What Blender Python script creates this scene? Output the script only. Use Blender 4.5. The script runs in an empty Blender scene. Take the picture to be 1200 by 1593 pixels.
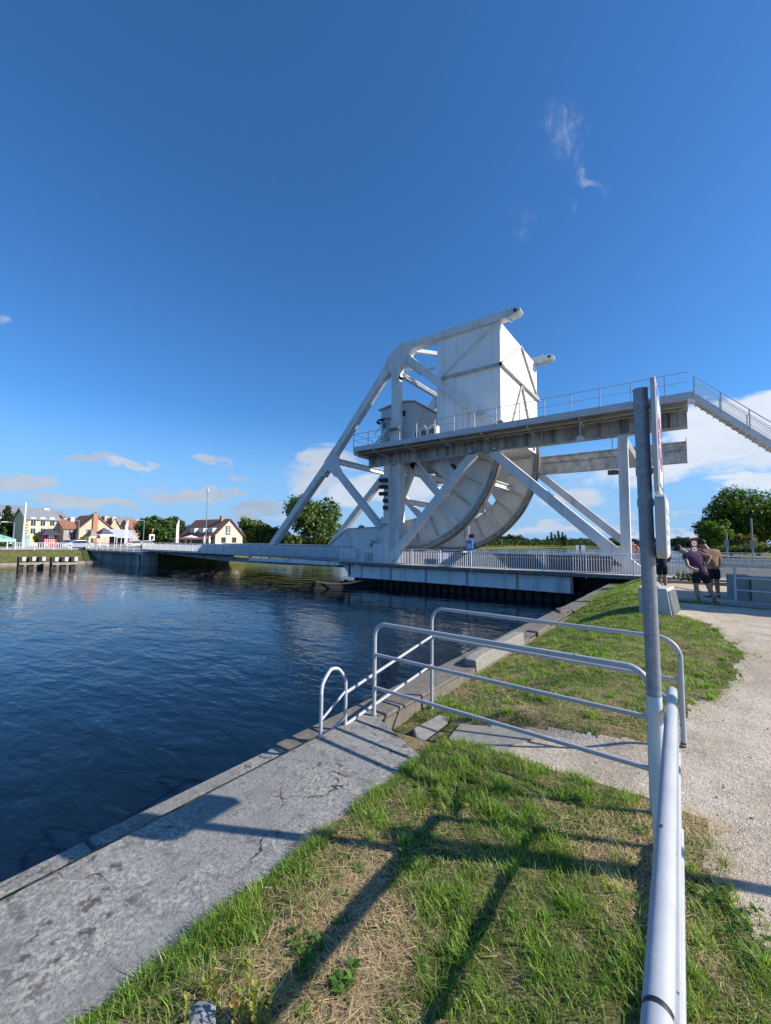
import bpy, bmesh, math, random
import numpy as np
from mathutils import Vector, Matrix
R = math.radians
random.seed(7); rng = np.random.default_rng(11)
scene = bpy.context.scene

# ------------------------------------------------------------------ camera, sky, sun, exposure
EYE = np.array([0., 0., 1.55])
YAW = math.atan2(.588, .809); PITCH = math.atan(47.8 / 645); ROLL = .011
FPX, PCX, PCY = 645., 600., 796.5
FW = np.array([-math.sin(YAW) * math.cos(PITCH), math.cos(YAW) * math.cos(PITCH), math.sin(PITCH)])
_r0 = np.array([math.cos(YAW), math.sin(YAW), 0.]); _u0 = np.cross(_r0, FW)
RT = _r0 * math.cos(ROLL) + _u0 * math.sin(ROLL); UP = np.cross(RT, FW)
cam = bpy.data.cameras.new('camera'); camo = bpy.data.objects.new('camera', cam)
scene.collection.objects.link(camo); scene.camera = camo
camo.matrix_world = Matrix(((RT[0], UP[0], -FW[0], EYE[0]), (RT[1], UP[1], -FW[1], EYE[1]), (RT[2], UP[2], -FW[2], EYE[2]), (0, 0, 0, 1)))
cam.sensor_fit = 'VERTICAL'; cam.sensor_height = 36; cam.lens = 36 * FPX / 1593
cam.clip_start = .05; cam.clip_end = 12000

SUN = Vector((1.42, .69, 1.0)).normalized()
sl = bpy.data.lights.new('sun', 'SUN'); so = bpy.data.objects.new('sun', sl); scene.collection.objects.link(so)
sl.energy = 5.0; sl.angle = R(.55); sl.color = (1, .925, .81)
so.rotation_euler = (-SUN).to_track_quat('-Z', 'Y').to_euler()
scene.view_settings.view_transform = 'Standard'; scene.view_settings.look = 'None'
scene.view_settings.exposure = .4; scene.view_settings.gamma = 1
scene.render.engine = 'CYCLES'; scene.cycles.use_denoising = True; scene.cycles.max_bounces = 6
scene.cycles.transparent_max_bounces = 6

def pdir(x, y):
    d = FW * FPX + RT * (x - PCX) + UP * (PCY - y); return d / np.linalg.norm(d)

def build_world():
    w = bpy.data.worlds.new('World'); scene.world = w; w.use_nodes = True
    nt = w.node_tree; nt.nodes.clear(); N = nt.nodes.new; L = nt.links.new
    out = N('ShaderNodeOutputWorld'); bg = N('ShaderNodeBackground'); bg.inputs['Strength'].default_value = .097
    sky = N('ShaderNodeTexSky'); sky.sky_type = 'NISHITA'; sky.sun_disc = False
    sky.sun_elevation = math.asin(SUN.z); sky.sun_rotation = math.atan2(SUN.x, SUN.y)
    sky.altitude = 0; sky.air_density = 1.0; sky.dust_density = .35; sky.ozone_density = 3.0
    hs0 = N('ShaderNodeMix'); hs0.data_type = 'RGBA'; hs0.blend_type = 'MULTIPLY'; hs0.inputs[0].default_value = 1
    L(sky.outputs[0], hs0.inputs[6]); hs0.inputs[7].default_value = (.47, .95, 1.38, 1)
    tc = N('ShaderNodeTexCoord')
    sx_ = N('ShaderNodeSeparateXYZ'); L(tc.outputs['Generated'], sx_.inputs[0])
    hz = N('ShaderNodeMapRange'); hz.interpolation_type = 'SMOOTHSTEP'; L(sx_.outputs[2], hz.inputs[0]); hz.inputs[1].default_value = -.02; hz.inputs[2].default_value = .30; hz.inputs[3].default_value = 1; hz.inputs[4].default_value = 0
    hs = N('ShaderNodeMix'); hs.data_type = 'RGBA'; L(hz.outputs[0], hs.inputs[0]); L(hs0.outputs[2], hs.inputs[6]); hs.inputs[7].default_value = (2.5, 4.3, 6.9, 1)
    def vm(op, a, b=None):
        n = N('ShaderNodeVectorMath'); n.operation = op
        for i, v in enumerate((a, b)):
            if v is None: continue
            if hasattr(v, 'links'): L(v, n.inputs[i])
            else: n.inputs[i].default_value = v
        return n
    def ma(op, a, b=None, c=None):
        n = N('ShaderNodeMath'); n.operation = op
        for i, v in enumerate((a, b, c)):
            if v is None: continue
            if hasattr(v, 'links'): L(v, n.inputs[i])
            else: n.inputs[i].default_value = v
        return n.outputs[0]
    d = vm('NORMALIZE', tc.outputs['Generated']).outputs[0]
    def noise(scale, detail, rough, vec):
        n = N('ShaderNodeTexNoise'); n.inputs['Scale'].default_value = scale; n.inputs['Detail'].default_value = detail
        n.inputs['Roughness'].default_value = rough; L(vec, n.inputs['Vector']); return n
    mp = N('ShaderNodeMapping'); mp.inputs['Scale'].default_value = (1, 1, 2.2); L(d, mp.inputs['Vector'])
    n1 = noise(7, 8, .6, mp.outputs[0])
    nw = noise(9, 4, .6, mp.outputs[0])
    warp = vm('SCALE', vm('SUBTRACT', nw.outputs['Color'], (.5, .5, .5)).outputs[0]); warp.inputs['Scale'].default_value = .10
    dw = vm('ADD', d, warp.outputs[0]).outputs[0]
    nf = noise(24, 6, .6, mp.outputs[0])
    # px, py, half width, half height (photo px at the cloud), tilt deg, amount, shade (0 white .. 1 grey)
    C = [(1135, 668, 85, 55, -15, 1.25, 0), (1190, 655, 60, 50, 0, 1.25, 0), (1020, 718, 120, 30, 5, 1.0, .1), (1175, 700, 90, 40, 5, 1.0, .15), (1178, 752, 60, 18, -8, 1.15, .1),
         (880, 775, 60, 20, 0, .9, .45), (930, 735, 80, 28, 0, .65, .2), (500, 735, 62, 34, 8, 1.1, .55), (560, 762, 70, 26, 0, 1.05, .35), (640, 760, 50, 30, 0, .8, .3),
         (30, 750, 52, 15, 8, 1.2, .7), (215, 722, 38, 8, 3, 1.15, .6), (150, 712, 40, 8, 6, .75, .8), (320, 717, 34, 9, 0, 1.0, .7), (366, 736, 18, 8, 0, .95, .8),
         (300, 771, 78, 9, 4, 1.05, .75), (130, 782, 80, 6, -3, 1.0, .7), (400, 793, 45, 10, 3, .95, .9), (10, 505, 26, 14, 10, .5, .5), (470, 810, 90, 9, 0, .6, .6),
         (850, 822, 120, 9, 0, .7, .5), (1060, 828, 120, 8, 0, .8, .35), (1000, 800, 100, 5, 0, .55, .5)]
    WSP = [(885, 220, 22, 52, 28, .8, 0), (902, 205, 9, 34, 20, .7, 0), (915, 275, 7, 26, 50, .8, 0), (890, 322, 7, 15, 10, .5, 0), (815, 345, 12, 26, 20, .42, 0), (865, 240, 26, 16, 0, .5, 0)]
    def field(lst, vec):
        tot = None; sh = None
        for (px, py, sx, sy, tilt, amt, shade) in lst:
            c = pdir(px, py); k = np.linalg.norm(FW * FPX + RT * (px - PCX) + UP * (PCY - py))
            a = np.cross(c, [0, 0, 1.]); a /= np.linalg.norm(a); b = np.cross(a, c)
            ct, st = math.cos(R(tilt)), math.sin(R(tilt))
            A = (a * ct + b * st) * k / sx; B = (-a * st + b * ct) * k / sy
            u = vm('DOT_PRODUCT', vec, tuple(A)).outputs['Value']; v = vm('DOT_PRODUCT', vec, tuple(B)).outputs['Value']
            f = vm('DOT_PRODUCT', vec, tuple(c)).outputs['Value']
            r2 = ma('MULTIPLY_ADD', u, u, ma('MULTIPLY', v, v))
            m = ma('MULTIPLY', ma('MAXIMUM', ma('SUBTRACT', 1.6, r2), 0.0), amt * .8)
            m = ma('MULTIPLY', m, ma('GREATER_THAN', f, .3))
            tot = m if tot is None else ma('MAXIMUM', tot, m)
            s = ma('MULTIPLY', m, shade); sh = s if sh is None else ma('MAXIMUM', sh, s)
        return tot, sh
    t, sh = field(C, dw)
    nn = ma('ADD', ma('MULTIPLY', ma('SUBTRACT', n1.outputs['Fac'], .5), 2.6), ma('MULTIPLY', ma('SUBTRACT', nf.outputs['Fac'], .5), .9))
    dens = ma('SUBTRACT', ma('ADD', t, ma('MULTIPLY', nn, ma('MINIMUM', t, 1.0))), .28)
    mr = N('ShaderNodeMapRange'); mr.interpolation_type = 'SMOOTHSTEP'; L(dens, mr.inputs[0]); mr.inputs[1].default_value = 0; mr.inputs[2].default_value = .75
    mr.inputs[4].default_value = .88
    # wisps: stretched noise
    mw = N('ShaderNodeMapping'); mw.inputs['Rotation'].default_value = (0, R(35), 0); mw.inputs['Scale'].default_value = (3, 3, .8); L(d, mw.inputs['Vector'])
    nz = noise(13, 8, .66, mw.outputs[0]); nz.inputs['Distortion'].default_value = .7
    tw, _ = field(WSP, dw)
    dwp = ma('MULTIPLY', tw, ma('MAXIMUM', ma('SUBTRACT', nz.outputs['Fac'], .38), 0.0))
    mr2 = N('ShaderNodeMapRange'); mr2.interpolation_type = 'SMOOTHSTEP'; L(dwp, mr2.inputs[0]); mr2.inputs[2].default_value = .5; mr2.inputs[4].default_value = .42
    alpha = ma('MAXIMUM', mr.outputs[0], mr2.outputs[0])
    shade = ma('DIVIDE', sh, ma('MAXIMUM', t, .01))
    # cloud body grey where thick and shaded, white where thin/sunny
    cc = N('ShaderNodeMix'); cc.data_type = 'RGBA'
    cc.inputs[6].default_value = (6.6, 7.0, 7.6, 1); cc.inputs[7].default_value = (2.9, 3.5, 4.5, 1)
    nb = ma('MULTIPLY_ADD', nf.outputs['Fac'], .5, -.25)
    fac = N('ShaderNodeClamp'); L(ma('ADD', shade, nb), fac.inputs[0]); L(fac.outputs[0], cc.inputs[0])
    mix = N('ShaderNodeMix'); mix.data_type = 'RGBA'; L(alpha, mix.inputs[0]); L(hs.outputs[2], mix.inputs[6]); L(cc.outputs[2], mix.inputs[7])
    L(mix.outputs[2], bg.inputs['Color']); L(bg.outputs[0], out.inputs[0])
build_world()

# ------------------------------------------------------------------ photo measuring helpers (pixel of the photo -> point on a real plane)
def _ray(x, y): return FW * FPX + RT * (x - PCX) + UP * (PCY - y)
def atW(x, y, w): d = _ray(x, y); return EYE + d * (w - EYE[1]) / d[1]
def atS(x, y, s): d = _ray(x, y); return EYE + d * (s - EYE[0]) / d[0]
def atZ(x, y, z): d = _ray(x, y); return EYE + d * (z - EYE[2]) / d[2]
def atD(x, y, dist): return EYE + _ray(x, y) * dist / FPX

# ------------------------------------------------------------------ mesh builder
ORG = {}
def link(o, parent=None):
    scene.collection.objects.link(o)
    if parent is not None: o.parent = parent
    return o
def tag(o, label=None, cat=None, group=None, kind=None):
    if label: o['label'] = label
    if cat: o['category'] = cat
    if group: o['group'] = group
    if kind: o['kind'] = kind
    return o
def thing(name, loc, label, cat, group=None, rz=0):
    o = bpy.data.objects.new(name, None); o.empty_display_size = .2; o.location = loc; o.rotation_euler = (0, 0, rz)
    link(o); ORG[o.name] = np.array([0., 0, 0]) if rz else np.array(loc, float)
    return tag(o, label, cat, group)
class MB:
    def __init__(s): s.v = []; s.f = []; s.n = 0; s.col = None
    def add(s, v, f):
        s.v.extend([tuple(map(float, p)) for p in v]); s.f.extend([tuple(i + s.n for i in q) for q in f]); s.n = len(s.v); return s
    def box(s, x0, x1, y0, y1, z0, z1):
        v = [(x0, y0, z0), (x1, y0, z0), (x1, y1, z0), (x0, y1, z0), (x0, y0, z1), (x1, y0, z1), (x1, y1, z1), (x0, y1, z1)]
        return s.add(v, [(3, 2, 1, 0), (4, 5, 6, 7), (0, 1, 5, 4), (1, 2, 6, 5), (2, 3, 7, 6), (3, 0, 4, 7)])
    def beam(s, p, q, w, h, up=(0, 0, 1)):
        """box section from p to q; w across, h along up"""
        p = np.array(p, float); q = np.array(q, float); d = q - p; d /= np.linalg.norm(d)
        up = np.array(up, float); a = np.cross(d, up); a /= np.linalg.norm(a); b = np.cross(a, d)
        v = []
        for c in (p, q):
            for i, j in ((-1, -1), (1, -1), (1, 1), (-1, 1)): v.append(c + a * i * w / 2 + b * j * h / 2)
        return s.add(v, [(3, 2, 1, 0), (4, 5, 6, 7), (0, 1, 5, 4), (1, 2, 6, 5), (2, 3, 7, 6), (3, 0, 4, 7)])
    def hbeam(s, p, q, w, h, t=.04, up=(0, 0, 1)):
        """two flanges and a web"""
        p = np.array(p, float); q = np.array(q, float); d = q - p; d /= np.linalg.norm(d)
        upv = np.array(up, float); a = np.cross(d, upv); a /= np.linalg.norm(a); b = np.cross(a, d)
        s.beam(p + b * (h - t) / 2, q + b * (h - t) / 2, w, t, up); s.beam(p - b * (h - t) / 2, q - b * (h - t) / 2, w, t, up)
        return s.beam(p, q, t, h - 2 * t, up)
    def tube(s, pts, r, n=10, caps=True):
        pts = [np.array(p, float) for p in pts]; m = len(pts); rs = r if hasattr(r, '__len__') else [r] * m
        t0 = pts[1] - pts[0]; t0 /= np.linalg.norm(t0)
        a = np.cross(t0, [0, 0, 1.] if abs(t0[2]) < .9 else [1., 0, 0]); a /= np.linalg.norm(a)
        V = []; prev = t0
        for i in range(m):
            if i == 0: t = t0
            elif i == m - 1: t = pts[-1] - pts[-2]
            else: t = (pts[i + 1] - pts[i]) / np.linalg.norm(pts[i + 1] - pts[i]) + (pts[i] - pts[i - 1]) / np.linalg.norm(pts[i] - pts[i - 1])
            t = t / np.linalg.norm(t); a = a - t * (a @ t); a /= np.linalg.norm(a); b = np.cross(t, a)
            for k in range(n):
                th = 2 * math.pi * k / n; V.append(pts[i] + (a * math.cos(th) + b * math.sin(th)) * rs[i])
        F = []
        for i in range(m - 1):
            for k in range(n): F.append((i * n + k, i * n + (k + 1) % n, (i + 1) * n + (k + 1) % n, (i + 1) * n + k))
        if caps: F.append(tuple(range(n))[::-1]); F.append(tuple(range((m - 1) * n, m * n)))
        return s.add(V, F)
    def prism(s, poly, axis, a0, a1):
        """polygon in the two other axes extruded along axis (0,1,2)"""
        n = len(poly); V = []
        for c in (a0, a1):
            for (u, v) in poly:
                V.append({0: (c, u, v), 1: (u, c, v), 2: (u, v, c)}[axis])
        F = [tuple(range(n))[::-1], tuple(range(n, 2 * n))] + [(i, (i + 1) % n, n + (i + 1) % n, n + i) for i in range(n)]
        return s.add(V, F)
    def ring(s, c, r0, r1, a0, a1, y0, y1, n=40):
        """annular sector in the X-Z plane, between angles a0,a1 (deg), thickness along Y"""
        V = []
        for i in range(n + 1):
            t = R(a0 + (a1 - a0) * i / n)
            for r in (r0, r1):
                for y in (y0, y1): V.append((c[0] + r * math.cos(t), y, c[1] + r * math.sin(t)))
        F = []
        for i in range(n):
            b = 4 * i; F += [(b, b + 4, b + 6, b + 2), (b + 1, b + 3, b + 7, b + 5), (b, b + 1, b + 5, b + 4), (b + 2, b + 6, b + 7, b + 3)]
        F += [(0, 2, 3, 1), (4 * n, 4 * n + 1, 4 * n + 3, 4 * n + 2)]
        return s.add(V, F)
    def quad(s, *p): return s.add(p, [tuple(range(len(p)))])
    def build(s, name, mat, parent=None, bevel=0, smooth=False, label=None):
        me = bpy.data.meshes.new(name); o = bpy.data.objects.new(name, me); link(o, parent)
        off = ORG[parent.name] if parent is not None else np.zeros(3)
        V = np.array(s.v) - off
        me.from_pydata(V.tolist(), [], s.f)
        bm = bmesh.new(); bm.from_mesh(me); bmesh.ops.recalc_face_normals(bm, faces=bm.faces)
        bm.to_mesh(me); bm.free()
        me.materials.append(mat); ORG[o.name] = off
        if smooth:
            me.polygons.foreach_set('use_smooth', [True] * len(me.polygons))
            me.set_sharp_from_angle(angle=R(40))
        if bevel:
            b = o.modifiers.new('bevel', 'BEVEL'); b.width = bevel; b.segments = 2; b.limit_method = 'ANGLE'
        if label: o['label'] = label
        return o
def copy_tree(o, parent=None):
    c = o.copy(); scene.collection.objects.link(c); c.parent = parent
    for ch in list(o.children): copy_tree(ch, c)
    return c

# ------------------------------------------------------------------ materials
_M = {}
def mat(name, col, rough=.6, var=.12, scale=6., metal=0., bump=0., bscale=40., dirt=None, dirt_amt=0., dscale=(3, 3, .4), spec=.5, chips=0.):
    """procedural: base colour varied by noise, optional streaky dirt and bump"""
    if name in _M: return _M[name]
    m = bpy.data.materials.new(name); m.use_nodes = True; nt = m.node_tree; N = nt.nodes.new; L = nt.links.new
    bs = nt.nodes['Principled BSDF']; bs.inputs['Roughness'].default_value = rough; bs.inputs['Metallic'].default_value = metal
    bs.inputs['Specular IOR Level'].default_value = spec
    tc = N('ShaderNodeTexCoord'); geo = N('ShaderNodeNewGeometry'); P = geo.outputs['Position']
    n = N('ShaderNodeTexNoise'); n.inputs['Scale'].default_value = scale; n.inputs['Detail'].default_value = 6; L(P, n.inputs['Vector'])
    mr = N('ShaderNodeMapRange'); L(n.outputs['Fac'], mr.inputs[0]); mr.inputs[1].default_value = .3; mr.inputs[2].default_value = .7
    mx = N('ShaderNodeMix'); mx.data_type = 'RGBA'; L(mr.outputs[0], mx.inputs[0])
    mx.inputs[6].default_value = tuple(c * (1 - var) for c in col) + (1,); mx.inputs[7].default_value = tuple(min(1, c * (1 + var)) for c in col) + (1,)
    c = mx.outputs[2]
    if dirt is not None:
        mp = N('ShaderNodeMapping'); mp.inputs['Scale'].default_value = dscale; L(P, mp.inputs['Vector'])
        dn = N('ShaderNodeTexNoise'); dn.inputs['Scale'].default_value = 1.; dn.inputs['Detail'].default_value = 8; dn.inputs['Roughness'].default_value = .65; L(mp.outputs[0], dn.inputs['Vector'])
        dr = N('ShaderNodeMapRange'); L(dn.outputs['Fac'], dr.inputs[0]); dr.inputs[1].default_value = .62 - .3 * dirt_amt; dr.inputs[2].default_value = .8 - .2 * dirt_amt; dr.inputs[4].default_value = min(1, .45 + dirt_amt * .5)
        m2 = N('ShaderNodeMix'); m2.data_type = 'RGBA'; L(dr.outputs[0], m2.inputs[0]); L(c, m2.inputs[6]); m2.inputs[7].default_value = tuple(dirt) + (1,); c = m2.outputs[2]
    if chips:
        vn = N('ShaderNodeTexNoise'); vn.inputs['Scale'].default_value = 28; vn.inputs['Detail'].default_value = 3; L(P, vn.inputs['Vector'])
        vr = N('ShaderNodeMapRange'); L(vn.outputs['Fac'], vr.inputs[0]); vr.inputs[1].default_value = .74 - chips; vr.inputs[2].default_value = .76 - chips
        m3 = N('ShaderNodeMix'); m3.data_type = 'RGBA'; L(vr.outputs[0], m3.inputs[0]); L(c, m3.inputs[6]); m3.inputs[7].default_value = (.12, .10, .09, 1); c = m3.outputs[2]
    L(c, bs.inputs['Base Color'])
    rr = N('ShaderNodeMapRange'); L(n.outputs['Fac'], rr.inputs[0]); rr.inputs[3].default_value = max(0, rough - .1); rr.inputs[4].default_value = min(1, rough + .1); L(rr.outputs[0], bs.inputs['Roughness'])
    if bump:
        bn = N('ShaderNodeTexNoise'); bn.inputs['Scale'].default_value = bscale; bn.inputs['Detail'].default_value = 5; L(P, bn.inputs['Vector'])
        b = N('ShaderNodeBump'); b.inputs['Strength'].default_value = 1; b.inputs['Distance'].default_value = bump; L(bn.outputs['Fac'], b.inputs['Height']); L(b.outputs[0], bs.inputs['Normal'])
    _M[name] = m; return m
def attr_mat(name, rough=.6, trans=.35, spec=.3):
    """leaf material: each leaf's own colour, with light passing through"""
    if name in _M: return _M[name]
    m = bpy.data.materials.new(name); m.use_nodes = True; nt = m.node_tree; N = nt.nodes.new; L = nt.links.new
    bs = nt.nodes['Principled BSDF']; bs.inputs['Roughness'].default_value = rough; bs.inputs['Specular IOR Level'].default_value = spec
    at = N('ShaderNodeAttribute'); at.attribute_name = 'col'; L(at.outputs['Color'], bs.inputs['Base Color'])
    tr = N('ShaderNodeBsdfTranslucent'); mul = N('ShaderNodeMix'); mul.data_type = 'RGBA'; mul.blend_type = 'MULTIPLY'; mul.inputs[0].default_value = 1
    L(at.outputs['Color'], mul.inputs[6]); mul.inputs[7].default_value = (1.6, 1.7, .7, 1); L(mul.outputs[2], tr.inputs['Color'])
    ms = N('ShaderNodeMixShader'); ms.inputs[0].default_value = trans; L(bs.outputs[0], ms.inputs[1]); L(tr.outputs[0], ms.inputs[2])
    L(ms.outputs[0], nt.nodes['Material Output'].inputs['Surface']); _M[name] = m; return m

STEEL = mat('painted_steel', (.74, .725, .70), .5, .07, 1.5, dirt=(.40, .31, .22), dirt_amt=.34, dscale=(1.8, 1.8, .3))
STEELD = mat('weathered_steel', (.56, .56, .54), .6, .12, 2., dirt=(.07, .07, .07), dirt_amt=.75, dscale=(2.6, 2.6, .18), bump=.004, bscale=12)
STEELC = mat('flaking_steel', (.56, .54, .49), .65, .15, 2., dirt=(.13, .12, .1), dirt_amt=.45, dscale=(2, 2, 1.2), chips=.14)
WHITEBOX = mat('white_cladding', (.90, .88, .86), .55, .035, .8, dirt=(.60, .58, .53), dirt_amt=.45, dscale=(1.6, 1.6, .12))
TREAD = mat('tread_casting', (.38, .37, .33), .6, .25, 5, dirt=(.1, .07, .04), dirt_amt=.5, dscale=(3, 3, 3))
FLOORST = mat('walkway_underside', (.44, .43, .38), .7, .15, 3, dirt=(.14, .13, .1), dirt_amt=.4, dscale=(2, 2, 2))
RAILM = mat('pale_rail_paint', (.55, .57, .58), .45, .06, 5)
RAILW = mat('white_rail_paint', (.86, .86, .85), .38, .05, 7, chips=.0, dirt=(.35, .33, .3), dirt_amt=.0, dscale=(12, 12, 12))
TUBE = mat('gate_tube_paint', (.43, .445, .47), .42, .05, 9, dirt=(.30, .31, .33), dirt_amt=.12, dscale=(30, 30, 30), bump=.0006, bscale=60, chips=.045)
GALV = mat('galvanised_post', (.27, .305, .35), .45, .2, 34, metal=.25, dirt=(.20, .22, .24), dirt_amt=.05, dscale=(14, 14, 3))
GALVW = mat('white_post_paint', (.62, .66, .70), .35, .05, 9)
CONC = mat('dark_concrete', (.17, .165, .15), .85, .3, 3, dirt=(.05, .05, .045), dirt_amt=.4, dscale=(2, 2, .5), bump=.01, bscale=8)
CONCL = mat('light_concrete', (.48, .47, .44), .85, .1, 5, dirt=(.3, .29, .27), dirt_amt=.2, dscale=(4, 4, 1.5), bump=.003, bscale=40)
PILE_VOID = mat('tar_and_void_shade', (.018, .017, .016), .8, .3, 2, dirt=(.05, .04, .03), dirt_amt=.3, dscale=(2, 2, .5))  # pile black, also used as painted shade of the void under the deck
GREYP = mat('grey_machine', (.60, .61, .62), .55, .08, 3, dirt=(.25, .25, .25), dirt_amt=.2)
BLACK = mat('black_plastic', (.02, .02, .022), .5, .2, 8)
GLASS = mat('dark_glass', (.03, .035, .045), .08, .1, 3, spec=.8)
BLUE = mat('blue_paint', (.03, .16, .5), .4, .08, 6)
WHITE = mat('white_paint', (.78, .78, .77), .45, .03, 6)
RED = mat('red_paint', (.5, .04, .04), .45, .08, 6)
RUST = mat('rusty_steel', (.25, .1, .05), .9, .3, 14)
ASPH = mat('asphalt', (.09, .09, .092), .9, .15, 3, bump=.003, bscale=60)
PAVE = mat('pavement', (.40, .38, .36), .9, .1, 4, bump=.002, bscale=50)

# ------------------------------------------------------------------ the setting: water, banks, path
WZ = -1.75
def sm(x): x = np.clip(x, 0, 1); return x * x * (3 - 2 * x)
_oct = [(rng.uniform(-1, 1, 2), rng.uniform(0, 6.28)) for _ in range(48)]
def fbm(x, y, f=1., octs=4):
    """cheap smooth pseudo-noise in about [-1, 1]"""
    r = 0; a = 1.; tot = 0; k = 0
    for o in range(octs):
        v = 0
        for j in range(5):
            d, ph = _oct[(k) % 48]; k += 1
            d = d / (np.linalg.norm(d) + 1e-6); v = v + np.sin((x * d[0] + y * d[1]) * f * 2.3 * (1 + .13 * j) + ph * (1 + j))
        r = r + a * v / 2.4; tot += a; a *= .55; f *= 2.1
    return r / tot
GW = [-2, 0, 1., 2.24, 2.8, 3.5, 3.66, 4.3, 4.5, 5.73, 6.5, 7.5, 8.92, 10., 10.9, 11.8, 12.2, 13.2, 16, 25]
GS = [.42, .38, .33, .2, .1, .0, -1.9, -1.9, -.22, -.05, .28, .5, .66, .48, .27, -.25, -.3, -.3, -.9, -1.2]
def gedge(w): return np.interp(w, GW, GS)
def frag(x, w): return .10 * fbm(x * 2, w, 2.2, 4) + .05 * fbm(x * 5 + 3, w * 1.3, 6.5, 3)
def height(s, w):
    top = -.2 + .2 * sm((w - 5) / 9)
    low = -.56 + .12 * sm((w - 10) / 8)
    k = sm((s + 2.95) / (1.9 - .5 * sm((w - 12) / 6)))
    far = low + (top - low) * k
    near = np.where(s < -1.84, -.3, -.2)
    pit = -.21 - .25 * np.clip((-.35 - s) / 1.9, 0, 1) - .12 * (s < -2.25)
    z = np.where(w < 3.6, near, np.where(w < 4.42, pit, far))
    # soft earth sides of the sunken path
    a = sm((w - 3.48) / .2); z = np.where((w > 3.48) & (w < 3.68), near * (1 - a) + pit * a, z)
    a = sm((w - 4.27) / .25); z = np.where((w > 4.27) & (w < 4.52), pit * (1 - a) + far * a, z)
    z = z + .018 * fbm(s, w, 1.3, 3) * (s > -1.8) * np.exp(-np.maximum(0, w - 12) * .3)
    z = np.where(w > 23.5, np.minimum(z, -.25), z)
    return z
def path_mask(s, w):
    e = gedge(w) + frag(s, w)
    m = s > e
    m |= (w > 16.3) & (s > -2)
    return m & ~((w > 14.1) & (w < 14.5) & (s < 9))
def soil_material():
    m = bpy.data.materials.new('soil_and_thatch'); m.use_nodes = True; nt = m.node_tree; N = nt.nodes.new; L = nt.links.new
    bs = nt.nodes['Principled BSDF']; bs.inputs['Roughness'].default_value = .95; bs.inputs['Specular IOR Level'].default_value = .1
    g = N('ShaderNodeNewGeometry'); P = g.outputs['Position']
    def noise(sc, det=5, r=.6):
        n = N('ShaderNodeTexNoise'); n.inputs['Scale'].default_value = sc; n.inputs['Detail'].default_value = det; n.inputs['Roughness'].default_value = r; L(P, n.inputs['Vector']); return n
    a, b, c = noise(1.3), noise(35, 6, .7), noise(7)
    r1 = N('ShaderNodeValToRGB'); L(b.outputs['Fac'], r1.inputs[0]); r1.color_ramp.elements[0].position = .3; r1.color_ramp.elements[0].color = (.10, .07, .04, 1); r1.color_ramp.elements[1].position = .7; r1.color_ramp.elements[1].color = (.40, .31, .185, 1)
    r2 = N('ShaderNodeValToRGB'); L(b.outputs['Fac'], r2.inputs[0]); r2.color_ramp.elements[0].position = .3; r2.color_ramp.elements[0].color = (.03, .05, .012, 1); r2.color_ramp.elements[1].position = .7; r2.color_ramp.elements[1].color = (.10, .13, .03, 1)
    mr = N('ShaderNodeMapRange'); ad = N('ShaderNodeMath'); L(a.outputs['Fac'], ad.inputs[0]); L(c.outputs['Fac'], ad.inputs[1]); L(ad.outputs[0], mr.inputs[0]); mr.inputs[1].default_value = .9; mr.inputs[2].default_value = 1.1
    mx = N('ShaderNodeMix'); mx.data_type = 'RGBA'; L(mr.outputs[0], mx.inputs[0]); L(r1.outputs[0], mx.inputs[6]); L(r2.outputs[0], mx.inputs[7]); L(mx.outputs[2], bs.inputs['Base Color'])
    bp = N('ShaderNodeBump'); bp.inputs['Distance'].default_value = .02; L(b.outputs['Fac'], bp.inputs['Height']); L(bp.outputs[0], bs.inputs['Normal']); return m
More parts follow.
